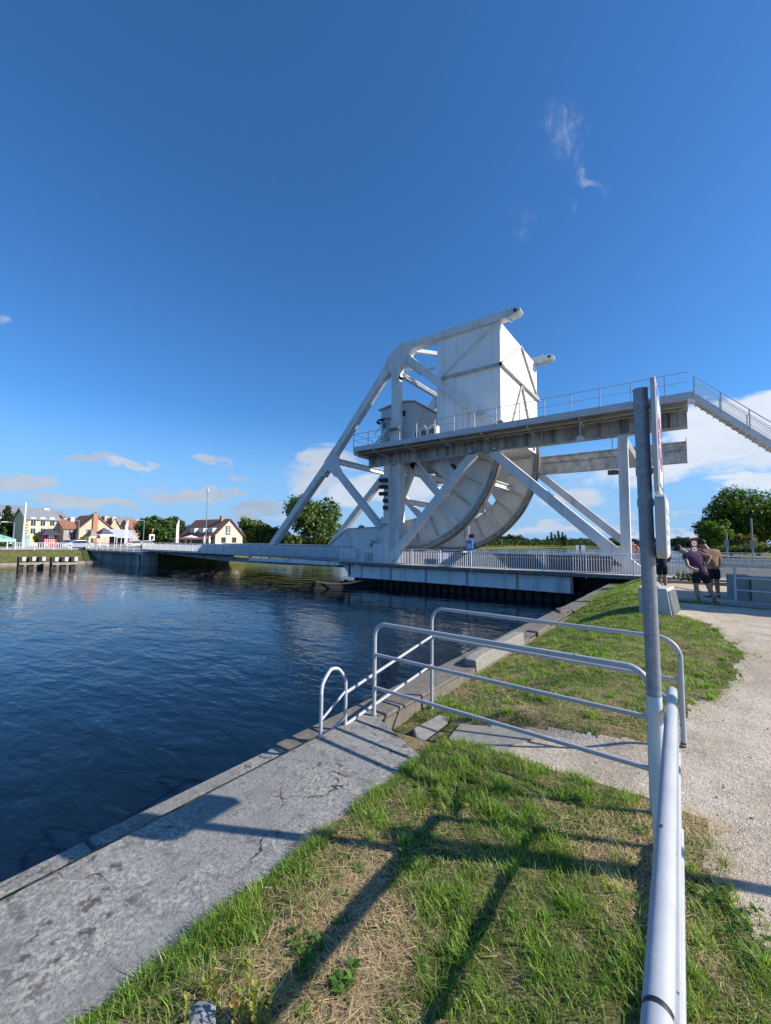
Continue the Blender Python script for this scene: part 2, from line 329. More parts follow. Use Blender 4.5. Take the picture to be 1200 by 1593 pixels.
def gravel_material():
    m = bpy.data.materials.new('pale_gravel'); m.use_nodes = True; nt = m.node_tree; N = nt.nodes.new; L = nt.links.new
    bs = nt.nodes['Principled BSDF']; bs.inputs['Roughness'].default_value = .95; bs.inputs['Specular IOR Level'].default_value = .15
    g = N('ShaderNodeNewGeometry'); P = g.outputs['Position']
    v = N('ShaderNodeTexVoronoi'); v.inputs['Scale'].default_value = 110; L(P, v.inputs['Vector'])
    n = N('ShaderNodeTexNoise'); n.inputs['Scale'].default_value = 1.8; n.inputs['Detail'].default_value = 8; n.inputs['Roughness'].default_value = .65; L(P, n.inputs['Vector'])
    n2 = N('ShaderNodeTexNoise'); n2.inputs['Scale'].default_value = 22; n2.inputs['Detail'].default_value = 6; n2.inputs['Roughness'].default_value = .7; L(P, n2.inputs['Vector'])
    r = N('ShaderNodeValToRGB'); L(n.outputs['Fac'], r.inputs[0]); r.color_ramp.elements[0].position = .3; r.color_ramp.elements[0].color = (.47, .375, .275, 1); r.color_ramp.elements[1].position = .62; r.color_ramp.elements[1].color = (.67, .575, .455, 1)
    sp = N('ShaderNodeSeparateColor'); L(v.outputs['Color'], sp.inputs[0])
    r2 = N('ShaderNodeMapRange'); L(sp.outputs[0], r2.inputs[0]); r2.inputs[3].default_value = .82; r2.inputs[4].default_value = 1.12
    r3 = N('ShaderNodeMapRange'); L(n2.outputs['Fac'], r3.inputs[0]); r3.inputs[1].default_value = .25; r3.inputs[2].default_value = .75; r3.inputs[3].default_value = .72; r3.inputs[4].default_value = 1.2
    mm = N('ShaderNodeMath'); mm.operation = 'MULTIPLY'; L(r2.outputs[0], mm.inputs[0]); L(r3.outputs[0], mm.inputs[1])
    mx = N('ShaderNodeVectorMath'); mx.operation = 'SCALE'; L(r.outputs[0], mx.inputs[0]); L(mm.outputs[0], mx.inputs['Scale']); L(mx.outputs[0], bs.inputs['Base Color'])
    b1 = N('ShaderNodeBump'); b1.inputs['Distance'].default_value = .006; L(v.outputs['Distance'], b1.inputs['Height'])
    b2 = N('ShaderNodeBump'); b2.inputs['Distance'].default_value = .02; L(n2.outputs['Fac'], b2.inputs['Height']); L(b1.outputs[0], b2.inputs['Normal']); L(b2.outputs[0], bs.inputs['Normal']); return m
SOIL, GRAVEL = soil_material(), gravel_material()
def build_ground():
    xs = np.concatenate([np.arange(-3.0, 1.6, .035), np.arange(1.6, 4, .2), np.arange(4, 14, 1.), [14, 20, 40, 80, 200, 600, 2500]])
    ys = np.concatenate([[-400, -60, -20, -8, -4], np.arange(-2, 0, .2), np.arange(0, 7.5, .035), np.arange(7.5, 14, .09), np.arange(14, 25, .3), np.arange(25, 40, 1.), [40, 50, 70, 100, 160, 300, 700, 1500, 4000]])
    X, Y = np.meshgrid(xs, ys); Z = height(X, Y)
    Z = np.where(Y > 40, -.1 + 0 * Z, Z); Z = np.where((Y > 24.4) & (Y <= 40), -.45, Z); Z = np.where(X < -2.93, -2.2, Z); Z = np.where((Y > 41) & (X < 1.6 + .012 * Y), -2.6, Z)
    V = np.stack([X, Y, Z], -1).reshape(-1, 3); nx = len(xs)
    cx = (xs[:-1] + xs[1:]) / 2; cy = (ys[:-1] + ys[1:]) / 2; CX, CY = np.meshgrid(cx, cy)
    M = path_mask(CX, CY) & (CX > -2.3) & (CY < 24.4) & (CX < 20) & (CY > -8)
    i, j = np.meshgrid(np.arange(nx - 1), np.arange(len(ys) - 1)); q = j * nx + i
    F = np.stack([q, q + 1, q + 1 + nx, q + nx], -1)
    for name, sel, m, dz in (('ground', np.ones_like(M), SOIL, 0), ('path', M, GRAVEL, .004)):
        f = F[sel.astype(bool)].reshape(-1, 4); used = np.unique(f); remap = -np.ones(len(V), int); remap[used] = np.arange(len(used))
        me = bpy.data.meshes.new(name); v = V[used].copy(); v[:, 2] += dz
        if name == 'path':
            ee = gedge(v[:, 1]) + frag(v[:, 0], v[:, 1]); nr = (np.abs(v[:, 0] - ee) < .019) & (v[:, 1] < 14); v[nr, 0] = ee[nr]
        me.from_pydata(v.tolist(), [], remap[f].tolist())
        me.polygons.foreach_set('use_smooth', [True] * len(me.polygons)); me.materials.append(m)
        o = bpy.data.objects.new(name, me); link(o); tag(o, kind='structure', label={'ground': 'earth bank with dry thatch on the right side of the canal', 'path': 'pale gravel footpath leading to the bridge'}[name])
build_ground()

def water_material():
    m = bpy.data.materials.new('canal_water'); m.use_nodes = True; nt = m.node_tree; N = nt.nodes.new; L = nt.links.new
    bs = nt.nodes['Principled BSDF']; bs.inputs['Base Color'].default_value = (.003, .010, .020, 1); bs.inputs['Roughness'].default_value = .04; bs.inputs['IOR'].default_value = 1.33
    g = N('ShaderNodeNewGeometry'); P = g.outputs['Position']
    gn = N('ShaderNodeTexNoise'); gn.inputs['Scale'].default_value = .09; gn.inputs['Detail'].default_value = 3; L(P, gn.inputs['Vector'])
    gust = N('ShaderNodeMapRange'); L(gn.outputs['Fac'], gust.inputs[0]); gust.inputs[1].default_value = .38; gust.inputs[2].default_value = .62; gust.inputs[3].default_value = .35; gust.inputs[4].default_value = 1.
    def wav(scl, dist, stretch, rot, det=3, prev=None, rough=.5):
        mp = N('ShaderNodeMapping'); mp.inputs['Scale'].default_value = stretch; mp.inputs['Rotation'].default_value = (0, 0, R(rot)); L(P, mp.inputs['Vector'])
        n = N('ShaderNodeTexNoise'); n.inputs['Scale'].default_value = scl; n.inputs['Detail'].default_value = det; n.inputs['Roughness'].default_value = rough; n.inputs['Distortion'].default_value = .4; L(mp.outputs[0], n.inputs['Vector'])
        b = N('ShaderNodeBump'); b.inputs['Distance'].default_value = dist; L(n.outputs['Fac'], b.inputs['Height'])
        if prev: L(prev.outputs[0], b.inputs['Normal'])
        L(gust.outputs[0], b.inputs['Strength'])
        return b
    b = wav(.5, .06, (1, 2.0, 1), 20, 2); b = wav(1.9, .023, (1, 2.1, 1), 36, 2, b); b = wav(6, .0035, (1, 1.6, 1), 60, 2, b)
    L(b.outputs[0], bs.inputs['Normal']); return m
b = MB(); b.quad((-3000, -400, WZ), (-2.9, -400, WZ), (-2.9, 4500, WZ), (-3000, 4500, WZ)); b.quad((-2.9, 45, WZ), (60, 45, WZ), (60, 4500, WZ), (-2.9, 4500, WZ))
tag(b.build('water', water_material()), kind='structure', label='dark blue rippled canal water')

def grassbank_material(name, c1, c2, sc=1.2):
    m = bpy.data.materials.new(name); m.use_nodes = True; nt = m.node_tree; N = nt.nodes.new; L = nt.links.new
    bs = nt.nodes['Principled BSDF']; bs.inputs['Roughness'].default_value = .95; bs.inputs['Specular IOR Level'].default_value = .1
    g = N('ShaderNodeNewGeometry'); n = N('ShaderNodeTexNoise'); n.inputs['Scale'].default_value = sc; n.inputs['Detail'].default_value = 9; n.inputs['Roughness'].default_value = .75; L(g.outputs['Position'], n.inputs['Vector'])
    r = N('ShaderNodeValToRGB'); L(n.outputs['Fac'], r.inputs[0]); r.color_ramp.elements[0].position = .35; r.color_ramp.elements[0].color = c1 + (1,); r.color_ramp.elements[1].position = .65; r.color_ramp.elements[1].color = c2 + (1,)
    L(r.outputs[0], bs.inputs['Base Color']); bp = N('ShaderNodeBump'); bp.inputs['Distance'].default_value = .25; L(n.outputs['Fac'], bp.inputs['Height']); L(bp.outputs[0], bs.inputs['Normal']); return m
BANKG = grassbank_material('bank_grass', (.07, .09, .025), (.20, .19, .07))
# left bank: sloping grass edge, then level land to the horizon
b = MB()
prof = [(-68.2, -2.4), (-68.6, -1.55), (-69.4, -1.45), (-73.6, -.12), (-78, .05), (-140, .3), (-3000, .3)]
ys = [-400, 0, 8, 12, 16, 20, 23.4, 24.4]
def strip(mb, prof, ys, zf=lambda s, w: 0):
    V = [(s, w, z + zf(s, w)) for w in ys for (s, z) in prof]; n = len(prof)
    F = [(j * n + i, (j + 1) * n + i, (j + 1) * n + i + 1, j * n + i + 1) for j in range(len(ys) - 1) for i in range(n - 1)]
    mb.add(V, F)
strip(b, prof, ys)
strip(b, [(-56, -2.2), (-56.3, -.3), (-140, -.3), (-3000, .3)], [24.4, 30, 40])
ws = [40, 80, 120, 160, 200, 240, 320, 480, 700, 1500, 4000]; off = [min(60, (w - 40) * .3) for w in ws]; pf = [(-62, -2.4), (-64, -1.2), (-68, .3), (-76, .4), (-200, .4), (-3000, .4)]; n_ = len(pf)
b.add([(sx0 - o_, w, z_) for w, o_ in zip(ws, off) for (sx0, z_) in pf], [(j * n_ + i, (j + 1) * n_ + i, (j + 1) * n_ + i + 1, j * n_ + i + 1) for j in range(len(ws) - 1) for i in range(n_ - 1)])
b.box(-125, 60, 1500, 4000, -3, .4)
tag(b.build('land', BANKG), kind='structure', label='grassy far bank of the canal with the town on it')
tag(MB().box(-400, -56.2, 25.2, 37.5, -.29, .02).build('road', ASPH), kind='structure', label='asphalt road leaving the bridge on the far bank')
tag(MB().box(-110, -76.5, -30, 24.3, .0, .14).build('pavement', PAVE), kind='structure', label='pale pavement in front of the far bank houses')

# ------------------------------------------------------------------ quay wall under our feet
def lichen_concrete():
    m = bpy.data.materials.new('lichened_concrete'); m.use_nodes = True; nt = m.node_tree; N = nt.nodes.new; L = nt.links.new
    bs = nt.nodes['Principled BSDF']; bs.inputs['Roughness'].default_value = .9; bs.inputs['Specular IOR Level'].default_value = .2
    P = N('ShaderNodeNewGeometry').outputs['Position']
    def noise(sc, det=6, r=.65):
        n = N('ShaderNodeTexNoise'); n.inputs['Scale'].default_value = sc; n.inputs['Detail'].default_value = det; n.inputs['Roughness'].default_value = r; L(P, n.inputs['Vector']); return n.outputs['Fac']
    def rng_(f, a, b_, lo=0., hi=1.):
        m_ = N('ShaderNodeMapRange'); L(f, m_.inputs[0]); m_.inputs[1].default_value = a; m_.inputs[2].default_value = b_; m_.inputs[3].default_value = lo; m_.inputs[4].default_value = hi; return m_.outputs[0]
    def mixc(f, a, b_):
        x = N('ShaderNodeMix'); x.data_type = 'RGBA'; L(f, x.inputs[0])
        for i, c in ((6, a), (7, b_)):
            if hasattr(c, 'links'): L(c, x.inputs[i])
            else: x.inputs[i].default_value = c + (1,)
        return x.outputs[2]
    def mul(a, b_): x = N('ShaderNodeMath'); x.operation = 'MULTIPLY'; L(a, x.inputs[0]); L(b_, x.inputs[1]); return x.outputs[0]
    fine = noise(60, 5, .7)
    base = mixc(rng_(fine, .35, .65), (.17, .168, .162), (.34, .333, .318))
    big = noise(1.6, 4)
    base = mixc(rng_(noise(9, 7, .75), .52, .62, 0, .6), base, (.10, .095, .085))
    lich = mul(rng_(noise(34, 6, .7), .50, .56, 0, .9), rng_(noise(2.2, 4), .44, .58, .15, 1))
    base = mixc(mul(lich, rng_(fine, .3, .5, .4, 1)), base, (.44, .42, .36))
    dark = mul(rng_(noise(14, 4, .6), .55, .62), rng_(noise(2.1, 3), .5, .6))
    base = mixc(mul(dark, rng_(fine, .3, .5, .4, .9)), base, (.075, .07, .06))
    v = N('ShaderNodeTexVoronoi'); v.inputs['Scale'].default_value = 7; L(P, v.inputs['Vector'])
    spot = mul(rng_(v.outputs['Distance'], .10, .14, 1, 0), rng_(noise(3.3, 2), .52, .56))
    base = mixc(spot, base, (.42, .42, .36))
    cv = N('ShaderNodeTexVoronoi'); cv.feature = 'DISTANCE_TO_EDGE'; cv.inputs['Scale'].default_value = 1.1; cv.inputs['Randomness'].default_value = 1
    wn = N('ShaderNodeTexNoise'); wn.inputs['Scale'].default_value = 7; wn.inputs['Detail'].default_value = 5; L(P, wn.inputs['Vector'])
    wa = N('ShaderNodeVectorMath'); wa.operation = 'MULTIPLY_ADD'; L(wn.outputs['Color'], wa.inputs[0]); wa.inputs[1].default_value = (.16, .16, .16); L(P, wa.inputs[2]); L(wa.outputs[0], cv.inputs['Vector'])
    base = mixc(mul(rng_(cv.outputs['Distance'], .002, .006, 1, 0), rng_(noise(1.1, 2), .52, .56)), base, (.05, .045, .04))
    base = mixc(rng_(noise(.9, 5, .7), .48, .68, 0, .45), base, (.16, .145, .12))
    L(base, bs.inputs['Base Color'])
    b1 = N('ShaderNodeBump'); b1.inputs['Distance'].default_value = .006; L(fine, b1.inputs['Height']); L(b1.outputs[0], bs.inputs['Normal']); return m
LICH = lichen_concrete()
COPE = mat('coping_stone', (.17, .15, .125), .9, .25, 9, dirt=(.09, .08, .065), dirt_amt=.3, dscale=(8, 8, 8), bump=.008, bscale=45)
q = thing('quay_wall', (-2.9, 3, -1.45), 'long concrete quay wall along the right edge of the water', 'quay wall')
MB().prism([(-2.76, -1.8), (-1.845, -1.8), (-1.845, 3.07), (-2.66, 3.5), (-2.76, 3.5)], 2, -.42, -.2).build('top_slab', LICH, q, bevel=.012)
MB().box(-3.12, -2.8, -3, 24.4, -2.2, -.425).build('wall_face', COPE, q)
cuts = [-1.8, -.6, 1.17, 2.71, 4.28, 5.9, 7.4, 9.1, 10.8, 12.5, 14.3, 16.1, 18, 20, 22, 24.3]
for i in range(len(cuts) - 1):
    w0, w1 = cuts[i] + .014, cuts[i + 1] - .014; dx = random.uniform(-.02, .02); dz = random.uniform(-.012, .012)
    inner = -2.762 if w1 < 3.5 else -2.80
    outer = -3.22 - .012 * max(0, w0 - 1) * (w0 < 9) - .09 * (w0 >= 9)
    MB().box(outer + dx, inner, w0, w1, -.42, (-.375 if w0 < 4 else -.375 - .02 * min(6, w0 - 4)) + dz).build('coping_stone', LICH if w0 < 2.6 else COPE, q, bevel=.02)
k = MB().prism([(6.35, -.5), (6.3, -.3), (6.5, -.27), (8.7, -.25), (8.75, -.5)], 0, -2.98, -2.78).build('kerb_block', mat('gritty_concrete', (.30, .28, .245), .9, .2, 14, dirt=(.2, .18, .15), dirt_amt=.3, dscale=(8, 8, 8), bump=.006, bscale=90), bevel=.02)
tag(k, 'pale raised concrete kerb block on the quay edge beyond the gates', 'kerb block')
k = MB().prism([(9.6, -.5), (9.6, -.38), (10.6, -.36), (10.7, -.5)], 0, -3.0, -2.74).build('kerb_block', COPE, bevel=.03)
tag(k, 'weathered brown kerb block half buried on the quay edge near the bridge', 'kerb block')
# ramp between the gates
def slopez(s): return -.21 - .25 * min(1, max(0, (-.35 - s) / 1.9)) + .02
b = MB(); pts = [(-2.08, 4.3), (-1.97, 3.6), (-1.6, 3.56), (-1.3, 3.7), (-1.42, 3.95), (-1.25, 4.2), (-1.5, 4.36)]
V = [(s, w, slopez(s)) for s, w in pts] + [(s, w, slopez(s) - .15) for s, w in pts]; n = len(pts)
b.add(V, [tuple(range(n)), tuple(range(n, 2 * n))[::-1]] + [(i, (i + 1) % n, n + (i + 1) % n, n + i) for i in range(n)])
tag(b.build('concrete_ramp', mat('gritty_concrete', (.30, .28, .245), .9, .2, 14, dirt=(.2, .18, .15), dirt_amt=.3, dscale=(8, 8, 8), bump=.006, bscale=90)), 'pale concrete ramp slab sloping down between the two white gates', 'ramp')
k = MB().prism([(-2.5, 4.0), (-2.15, 3.58), (-2.02, 3.78), (-2.32, 4.5), (-2.45, 4.5)], 2, -.75, -.47).build('step_block', mat('gritty_concrete', (.30, .28, .245)), bevel=.015)
tag(k, 'small pale concrete step block at the low end of the ramp', 'step block')
rk = MB()
def rock(mb, c, r, seed, squash=.6):
    g = np.random.default_rng(seed); bm = bmesh.new(); bmesh.ops.create_icosphere(bm, subdivisions=3, radius=1)
    D = g.normal(size=(6, 3)); 
    V = []
    for v in bm.verts:
        p = np.array(v.co); k = 1 + .16 * sum(math.sin(2.2 * (p @ d) + i) for i, d in enumerate(D)) / 2
        p = np.round(p * k * 2.4) / 2.4 * .45 + p * k * .55; V.append((c[0] + p[0] * r[0], c[1] + p[1] * r[1], c[2] + p[2] * r[2]))
    mb.add(V, [tuple(v.index for v in f.verts) for f in bm.faces]); bm.free(); return mb
p = atZ(312, 1590, -.17)
tag(rock(MB(), p, (.075, .05, .022), 3).build('stone', mat('slate', (.22, .23, .25), .8, .2, 30, bump=.003, bscale=60)), 'flat grey stone in the grass at the bottom edge of the view', 'stone')
p = atZ(663, 1078, -.47)
tag(rock(MB(), p, (.06, .08, .06), 5).build('stone', COPE), 'small broken stone on the quay edge behind the far gate post', 'stone')
p = atZ(878, 952, -.45)
tag(rock(MB(), p, (.25, .45, .12), 8).build('stone', COPE), 'low weathered boulder on the quay edge near the bridge', 'stone')

# ------------------------------------------------------------------ white tubular gates and fence
def arc(c, r, a0, a1, ax, az, n=12):
    return [np.array(c) + np.array(ax) * r * math.cos(R(a0 + (a1 - a0) * i / n)) + np.array(az) * r * math.sin(R(a0 + (a1 - a0) * i / n)) for i in range(n + 1)]
def framerail(root, A, Bp, zt, r=.021, rad=.16, zb0=-.2, zb1=-.2, mids=(), midr=.017):
    """hoop from post foot A up, over and down at B, with mid rails"""
    A = np.array(A, float); Bp = np.array(Bp, float); d = Bp - A; Lh = np.linalg.norm(d); d /= Lh; d3 = np.array([d[0], d[1], 0]); z = np.array([0, 0, 1.])
    a3 = np.array([A[0], A[1], 0.]); b3 = np.array([Bp[0], Bp[1], 0.])
    pts = [a3 + z * zb0] + arc(a3 + d3 * rad + z * (zt - rad), rad, 180, 90, d3, z) + arc(b3 - d3 * rad + z * (zt - rad), rad, 90, 0, d3, z) + [b3 + z * zb1]
    MB().tube(pts, r, 16).build('frame', TUBE, root, smooth=True)
    for m in mids: MB().tube([a3 + z * m + d3 * .01, b3 + z * m - d3 * .01], midr, 12).build('rail', TUBE, root, smooth=True)
    for e in (a3 + z * (zb0 + .006), b3 + z * (zb1 + .006)): MB().tube([e, e + z * .012], r * 1.35, 14).build('weld_collar', TUBE, root, smooth=True)
g1 = thing('tube_gate', (-2.64, 3.45, -.2), 'nearer white tubular gate rail with three rails, ending at the sign post', 'railing', 'white tubular gates at the water steps')
framerail(g1, (-2.64, 3.47), (-.24, 3.36), .72, mids=(.405, .075), rad=.13)
g2 = thing('tube_gate', (-2.7, 4.75, -.65), 'farther white tubular gate rail with two rails and a rusty right foot', 'railing', 'white tubular gates at the water steps')
framerail(g2, (-2.69, 4.74), (-.085, 4.6), .72, zb0=-.66, zb1=-.2, mids=(.36,), rad=.17)
MB().tube([(-.085, 4.6, -.21), (-.085, 4.6, -.165)], .0225, 14).build('rusty_foot', RUST, g2, smooth=True)
hr = thing('ladder_handrail', (-2.71, 2.95, -.2), 'small white looped handrail of the water ladder on the quay edge', 'handrail')
z = np.array([0, 0, 1.]); y = np.array([0, 1., 0])
lp = [(-2.72, 2.79, -.22), (-2.72, 2.79, .13), (-2.73, 2.80, .19), (-2.77, 2.86, .25), (-2.80, 2.97, .32), (-2.80, 3.02, .335), (-2.78, 3.08, .32), (-2.74, 3.115, .25), (-2.72, 3.12, .17), (-2.72, 3.12, -.22)]
def smooth_path(P, n=6):
    P = [np.array(p, float) for p in P]; Q = [P[0]] + P + [P[-1]]; out = []
    for i in range(1, len(Q) - 2):
        for k in range(n):
            t = k / n; a, b_, c, d = Q[i - 1], Q[i], Q[i + 1], Q[i + 2]
            out.append(.5 * ((2 * b_) + (c - a) * t + (2 * a - 5 * b_ + 4 * c - d) * t * t + (3 * b_ - a - 3 * c + d) * t ** 3))
    return out + [P[-1]]
MB().tube(smooth_path(lp), .017, 12).build('loop', TUBE, hr, smooth=True)
MB().tube([(-2.72, 2.79, -.05), (-2.72, 3.12, .12)], .012, 10).build('rail', TUBE, hr, smooth=True)
MB().tube([(-2.72, 3.12, .10), (-2.69, 4.72, .36)], .016, 10).build('rail', TUBE, hr, smooth=True)
MB().tube([(-2.72, 3.12, -.20), (-2.69, 4.72, -.0)], .016, 10).build('rail', TUBE, hr, smooth=True)
MB().tube([(-2.72, 3.1, -.13), (-2.8, 2.98, -.24), (-2.86, 2.92, -.5), (-2.9, 2.9, -1.3)], .014, 10).build('ladder_stile', TUBE, hr, smooth=True)
nf = thing('tubular_fence', (-.08, 1, -.2), 'thick white painted tube fence running right beside the viewer', 'fence')
ra, rb = np.array([-.104, 3.08, .69]), np.array([-.056, -.25, .69]); dd = rb - ra
seam = ra + dd * .632
MB().tube([ra - z * .03, ra + dd * .006, seam], [.020, .0265, .0265], 20).build('top_rail', TUBE, nf, smooth=True)
MB().tube([seam + dd * .004, rb, rb + dd * .3], .0263, 20).build('top_rail', TUBE, nf, smooth=True)
MB().tube([seam - dd * .002, seam + dd * .006], .0250, 20).build('joint_sleeve', BLACK, nf, smooth=True)
for zz in (.33, -.09): MB().tube([ra * [1, 1, 0] + (.012, -.02, zz), rb * [1, 1, 0] + (.012, -1, zz)], .020, 12).build('rail', TUBE, nf, smooth=True)
MB().beam(ra * [1, 1, 0] + (.029, -.25, .68), rb * [1, 1, 0] + (.029, 0, .68), .010, .03).build('edge_strip', TUBE, nf)
for t in (.0, .62): 
    p = ra * (1 - t) + rb * t; MB().tube([(p[0], p[1] - .03 * (t == 0), -.24), (p[0], p[1] - .03 * (t == 0), .66)], .024, 12).build('post', TUBE, nf, smooth=True)
MB().tube([(-.107, 3.08, .62), (-.24, 3.34, .62)], .014, 10).build('connector', TUBE, nf, smooth=True)

# sign post
sp = thing('sign_post', (-.2, 2.65, -.2), 'tall grey galvanised post with a white foot carrying two signs seen edge-on', 'sign post')
fx, fy = -.165, 2.74
tp = np.array([-.178, 2.585, 2.39]); bt = np.array([fx, fy, -.22]); dv = tp - bt
def pp(t): return bt + dv * t
MB().tube([pp(.372), pp(1)], .0345, 28).build('upper_tube', GALV, sp, smooth=True)
MB().tube([pp(0), pp(.374)], .0352, 28).build('painted_foot', GALVW, sp, smooth=True)
MB().tube([pp(.999), pp(1.003)], .036, 28).build('cap', GALV, sp)
for zc in (2.31, 1.95, 1.78, 1.56):
    t = (zc + .22) / 2.61
    MB().tube([pp(t - .008), pp(t + .008)], .0385, 28).build('clamp', GALV, sp, smooth=True)
    c = pp(t); MB().box(c[0] + .03, c[0] + .062, c[1] - .02, c[1] + .02, c[2] - .012, c[2] + .012).build('bracket', GALV, sp)
def plate(name, label, y0, y1, z0, z1, x0, th, face):
    t = thing(name, (x0, (y0 + y1) / 2, z0), label, 'sign')
    r = .05; poly = []
    for (cy, cz, a) in ((y1 - r, z1 - r, 0), (y0 + r, z1 - r, 90), (y0 + r, z0 + r, 180), (y1 - r, z0 + r, 270)):
        for k in range(5): an = R(a + 22.5 * k); poly.append((cy + r * math.cos(an), cz + r * math.sin(an)))
    MB().prism(poly, 0, x0, x0 + th).build('panel', mat('sign_edge', (.46, .46, .45), .4, .08, 8, dirt=(.3, .29, .25), dirt_amt=.15, dscale=(4, 4, 4)), t, bevel=.003)
    face(t, x0 + th); return t
def face_main(t, x):
    MB().box(x, x + .002, 2.52, 2.985, 1.84, 2.40).build('white_face', WHITE, t)
    b = MB()
    for (a, c, d, e) in ((2.535, 2.97, 2.365, 2.388), (2.535, 2.97, 1.855, 1.878), (2.535, 2.558, 1.878, 2.365), (2.947, 2.97, 1.878, 2.365)): b.box(x + .002, x + .004, a, c, d, e)
    b.build('blue_border', BLUE, t)
    b = MB()
    for k in range(10):
        th = k * math.pi / 5; b.box(x + .002, x + .004, 2.75 + .1 * math.cos(th) - .04, 2.75 + .1 * math.cos(th) + .04, 2.12 + .13 * math.sin(th) - .03, 2.12 + .13 * math.sin(th) + .03 + .0005 * k)
    b.build('red_emblem', RED, t)
def face_low(t, x):
    MB().box(x, x + .002, 2.53, 2.97, 1.5, 1.80).build('white_face', mat('dimmed_white', (.55, .55, .53), .6), t)  # white greyed to stand in for grazing light on this face
    b = MB()
    for k in range(4): b.box(x + .002, x + .004, 2.6, 2.9 - .05 * (k % 2), 1.72 - k * .055, 1.745 - k * .055)
    b.build('text_bars', mat('grey_print', (.45, .47, .48), .5), t)
plate('sign', 'large rounded white sign with blue border and red emblem, upper one on the post', 2.50, 3.0, 1.825, 2.44, -.128, .022, face_main)
plate('sign', 'small white box sign with grey print, lower of the two on the grey post', 2.50, 3.0, 1.485, 1.815, -.128, .045, face_low)

# ------------------------------------------------------------------ railings of upright bars
def bar_railing(root, A, Bp, zt0, zt1, hgt, posts, bar=.13, m=None, drop=.12, pw=.05, tr=.022, thick=.012, depth=.035, low=.1):
    """A,B: (x,y); top rail heights zt0..zt1; one post mesh per post, one bar panel per bay"""
    m = m or RAILM; A = np.array(A, float); Bp = np.array(Bp, float); Lh = np.linalg.norm(Bp - A); d = (Bp - A) / Lh
    def at(t): p = A + d * t; return p, zt0 + (zt1 - zt0) * t / Lh
    p0, z0 = at(0); p1, z1 = at(Lh)
    MB().tube([(p0[0], p0[1], z0), (p1[0], p1[1], z1)], tr, 8).build('top_rail', m, root, smooth=True)
    MB().beam((p0[0], p0[1], z0 - hgt + low), (p1[0], p1[1], z1 - hgt + low), .03, .03).build('bottom_rail', m, root)
    b = MB().beam((p0[0], p0[1], z0 - .12), (p1[0], p1[1], z1 - .12), .03, .025).build('upper_bar', m, root)
    n = max(1, round(Lh / posts)); st = Lh / n; nrm = np.array([-d[1], d[0]])
    for i in range(n + 1):
        p, zz = at(i * st); MB().beam((p[0], p[1], zz - hgt - drop), (p[0], p[1], zz - .01), depth + .03, pw, (d[0], d[1], 0)).build('post', m, root)
        if i < n:
            b = MB(); k = max(2, round(st / bar))
            for j in range(1, k):
                p, zz = at(i * st + st * j / k); b.beam((p[0], p[1], zz - hgt + low), (p[0], p[1], zz - .11), depth, thick * 2, (d[0], d[1], 0))
            b.build('bar_panel', m, root)

# ------------------------------------------------------------------ fixed approach span
ap = thing('approach_span', (-10, 30, 0), 'fixed concrete approach span on dark piles joining the right bank', 'bridge span')
MB().box(-22.36, 60, 24.6, 38.6, -.19, 0).build('deck_slab', CONC, ap)
MB().box(-22.3, 59.9, 24.68, 26.7, .0, .014).build('footway', mat('pink_footway', (.42, .37, .33), .9, .08, 6), ap)
MB().box(-22.3, 59.9, 27.0, 36.4, .0, .012).build('roadway', ASPH, ap)
sx = [-21.7] + [atW(x, 890, 25)[0] for x in (563, 608, 663, 727, 805)] + [-5.3]
for i in range(6): MB().box(sx[i] + .05, sx[i + 1] - .05, 25, 25.08, -1.13, -.25).build('fascia_panel', mat('fascia_paint', (.74, .76, .78), .55, .06, 1.2, dirt=(.10, .10, .10), dirt_amt=.34, dscale=(1.6, 1.6, .2)), ap)
for i in range(7): MB().box(sx[i] - .07, sx[i] + .07, 24.97, 25.2, -1.15, -.19).build('fascia_stiffener', STEELD, ap)
MB().box(-21.7, -5.2, 24.95, 25.15, -1.17, -1.13).build('bottom_flange', STEELD, ap)
MB().prism([(-22.3, -.19), (-22.2, -.45), (-21.5, -1.1), (-21.5, -.19)], 1, 25.0, 25.5).build('end_bracket', STEEL, ap)
MB().box(-22, -.5, 27.2, 27.4, -2.2, -.19).build('back_wall', PILE_VOID, ap)  # dark wall added to block light below the deck
MB().box(-5.2, 2, 26.0, 38, -2.2, -.19).build('abutment', PILE_VOID, ap)  # near-black colour paints in the shade of the void under the deck
for Y in (27.05, 35.65):
    MB().hbeam((-22, Y + .35, .36), (-3.6, Y + .35, .36), .7, .7, .06).build('track_girder', mat('rusty_track', (.14, .10, .08), .8, .3, 4, dirt=(.05, .04, .03), dirt_amt=.4), ap)
pl = thing('sheet_piling', (-12, 25.6, -1.45), 'row of dark tarred piles standing in the water under the fixed span', 'piling')
b = MB()
for i in range(33):
    s0 = -21.4 + i * .56; b.box(s0, s0 + .34, 25.35, 25.75, -2.2, -1.2); b.box(s0 + .34, s0 + .56, 25.6, 25.9, -2.2, -1.2)
b.build('pile_wall', PILE_VOID, pl); MB().box(-21.5, -2.9, 25.3, 25.95, -1.2, -1.1).build('capping_beam', PILE_VOID, pl)
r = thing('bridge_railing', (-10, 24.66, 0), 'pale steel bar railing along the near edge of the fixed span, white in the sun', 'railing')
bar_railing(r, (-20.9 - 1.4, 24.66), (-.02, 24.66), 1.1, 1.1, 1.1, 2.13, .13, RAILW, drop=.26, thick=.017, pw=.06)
r = thing('bridge_railing', (10, 24.66, 0), 'pale bar railing continuing along the approach road on the right', 'railing')
bar_railing(r, (.1, 24.66), (17, 24.66), 1.1, 1.1, 1.1, 2.13, .25, RAILM, drop=.05)
r = thing('bridge_railing', (-10, 38.4, 0), 'pale bar railing along the far edge of the fixed span', 'railing')
bar_railing(r, (-22.3, 38.4), (20, 38.4), 1.1, 1.1, 1.1, 2.1, .25, RAILM, drop=.05)
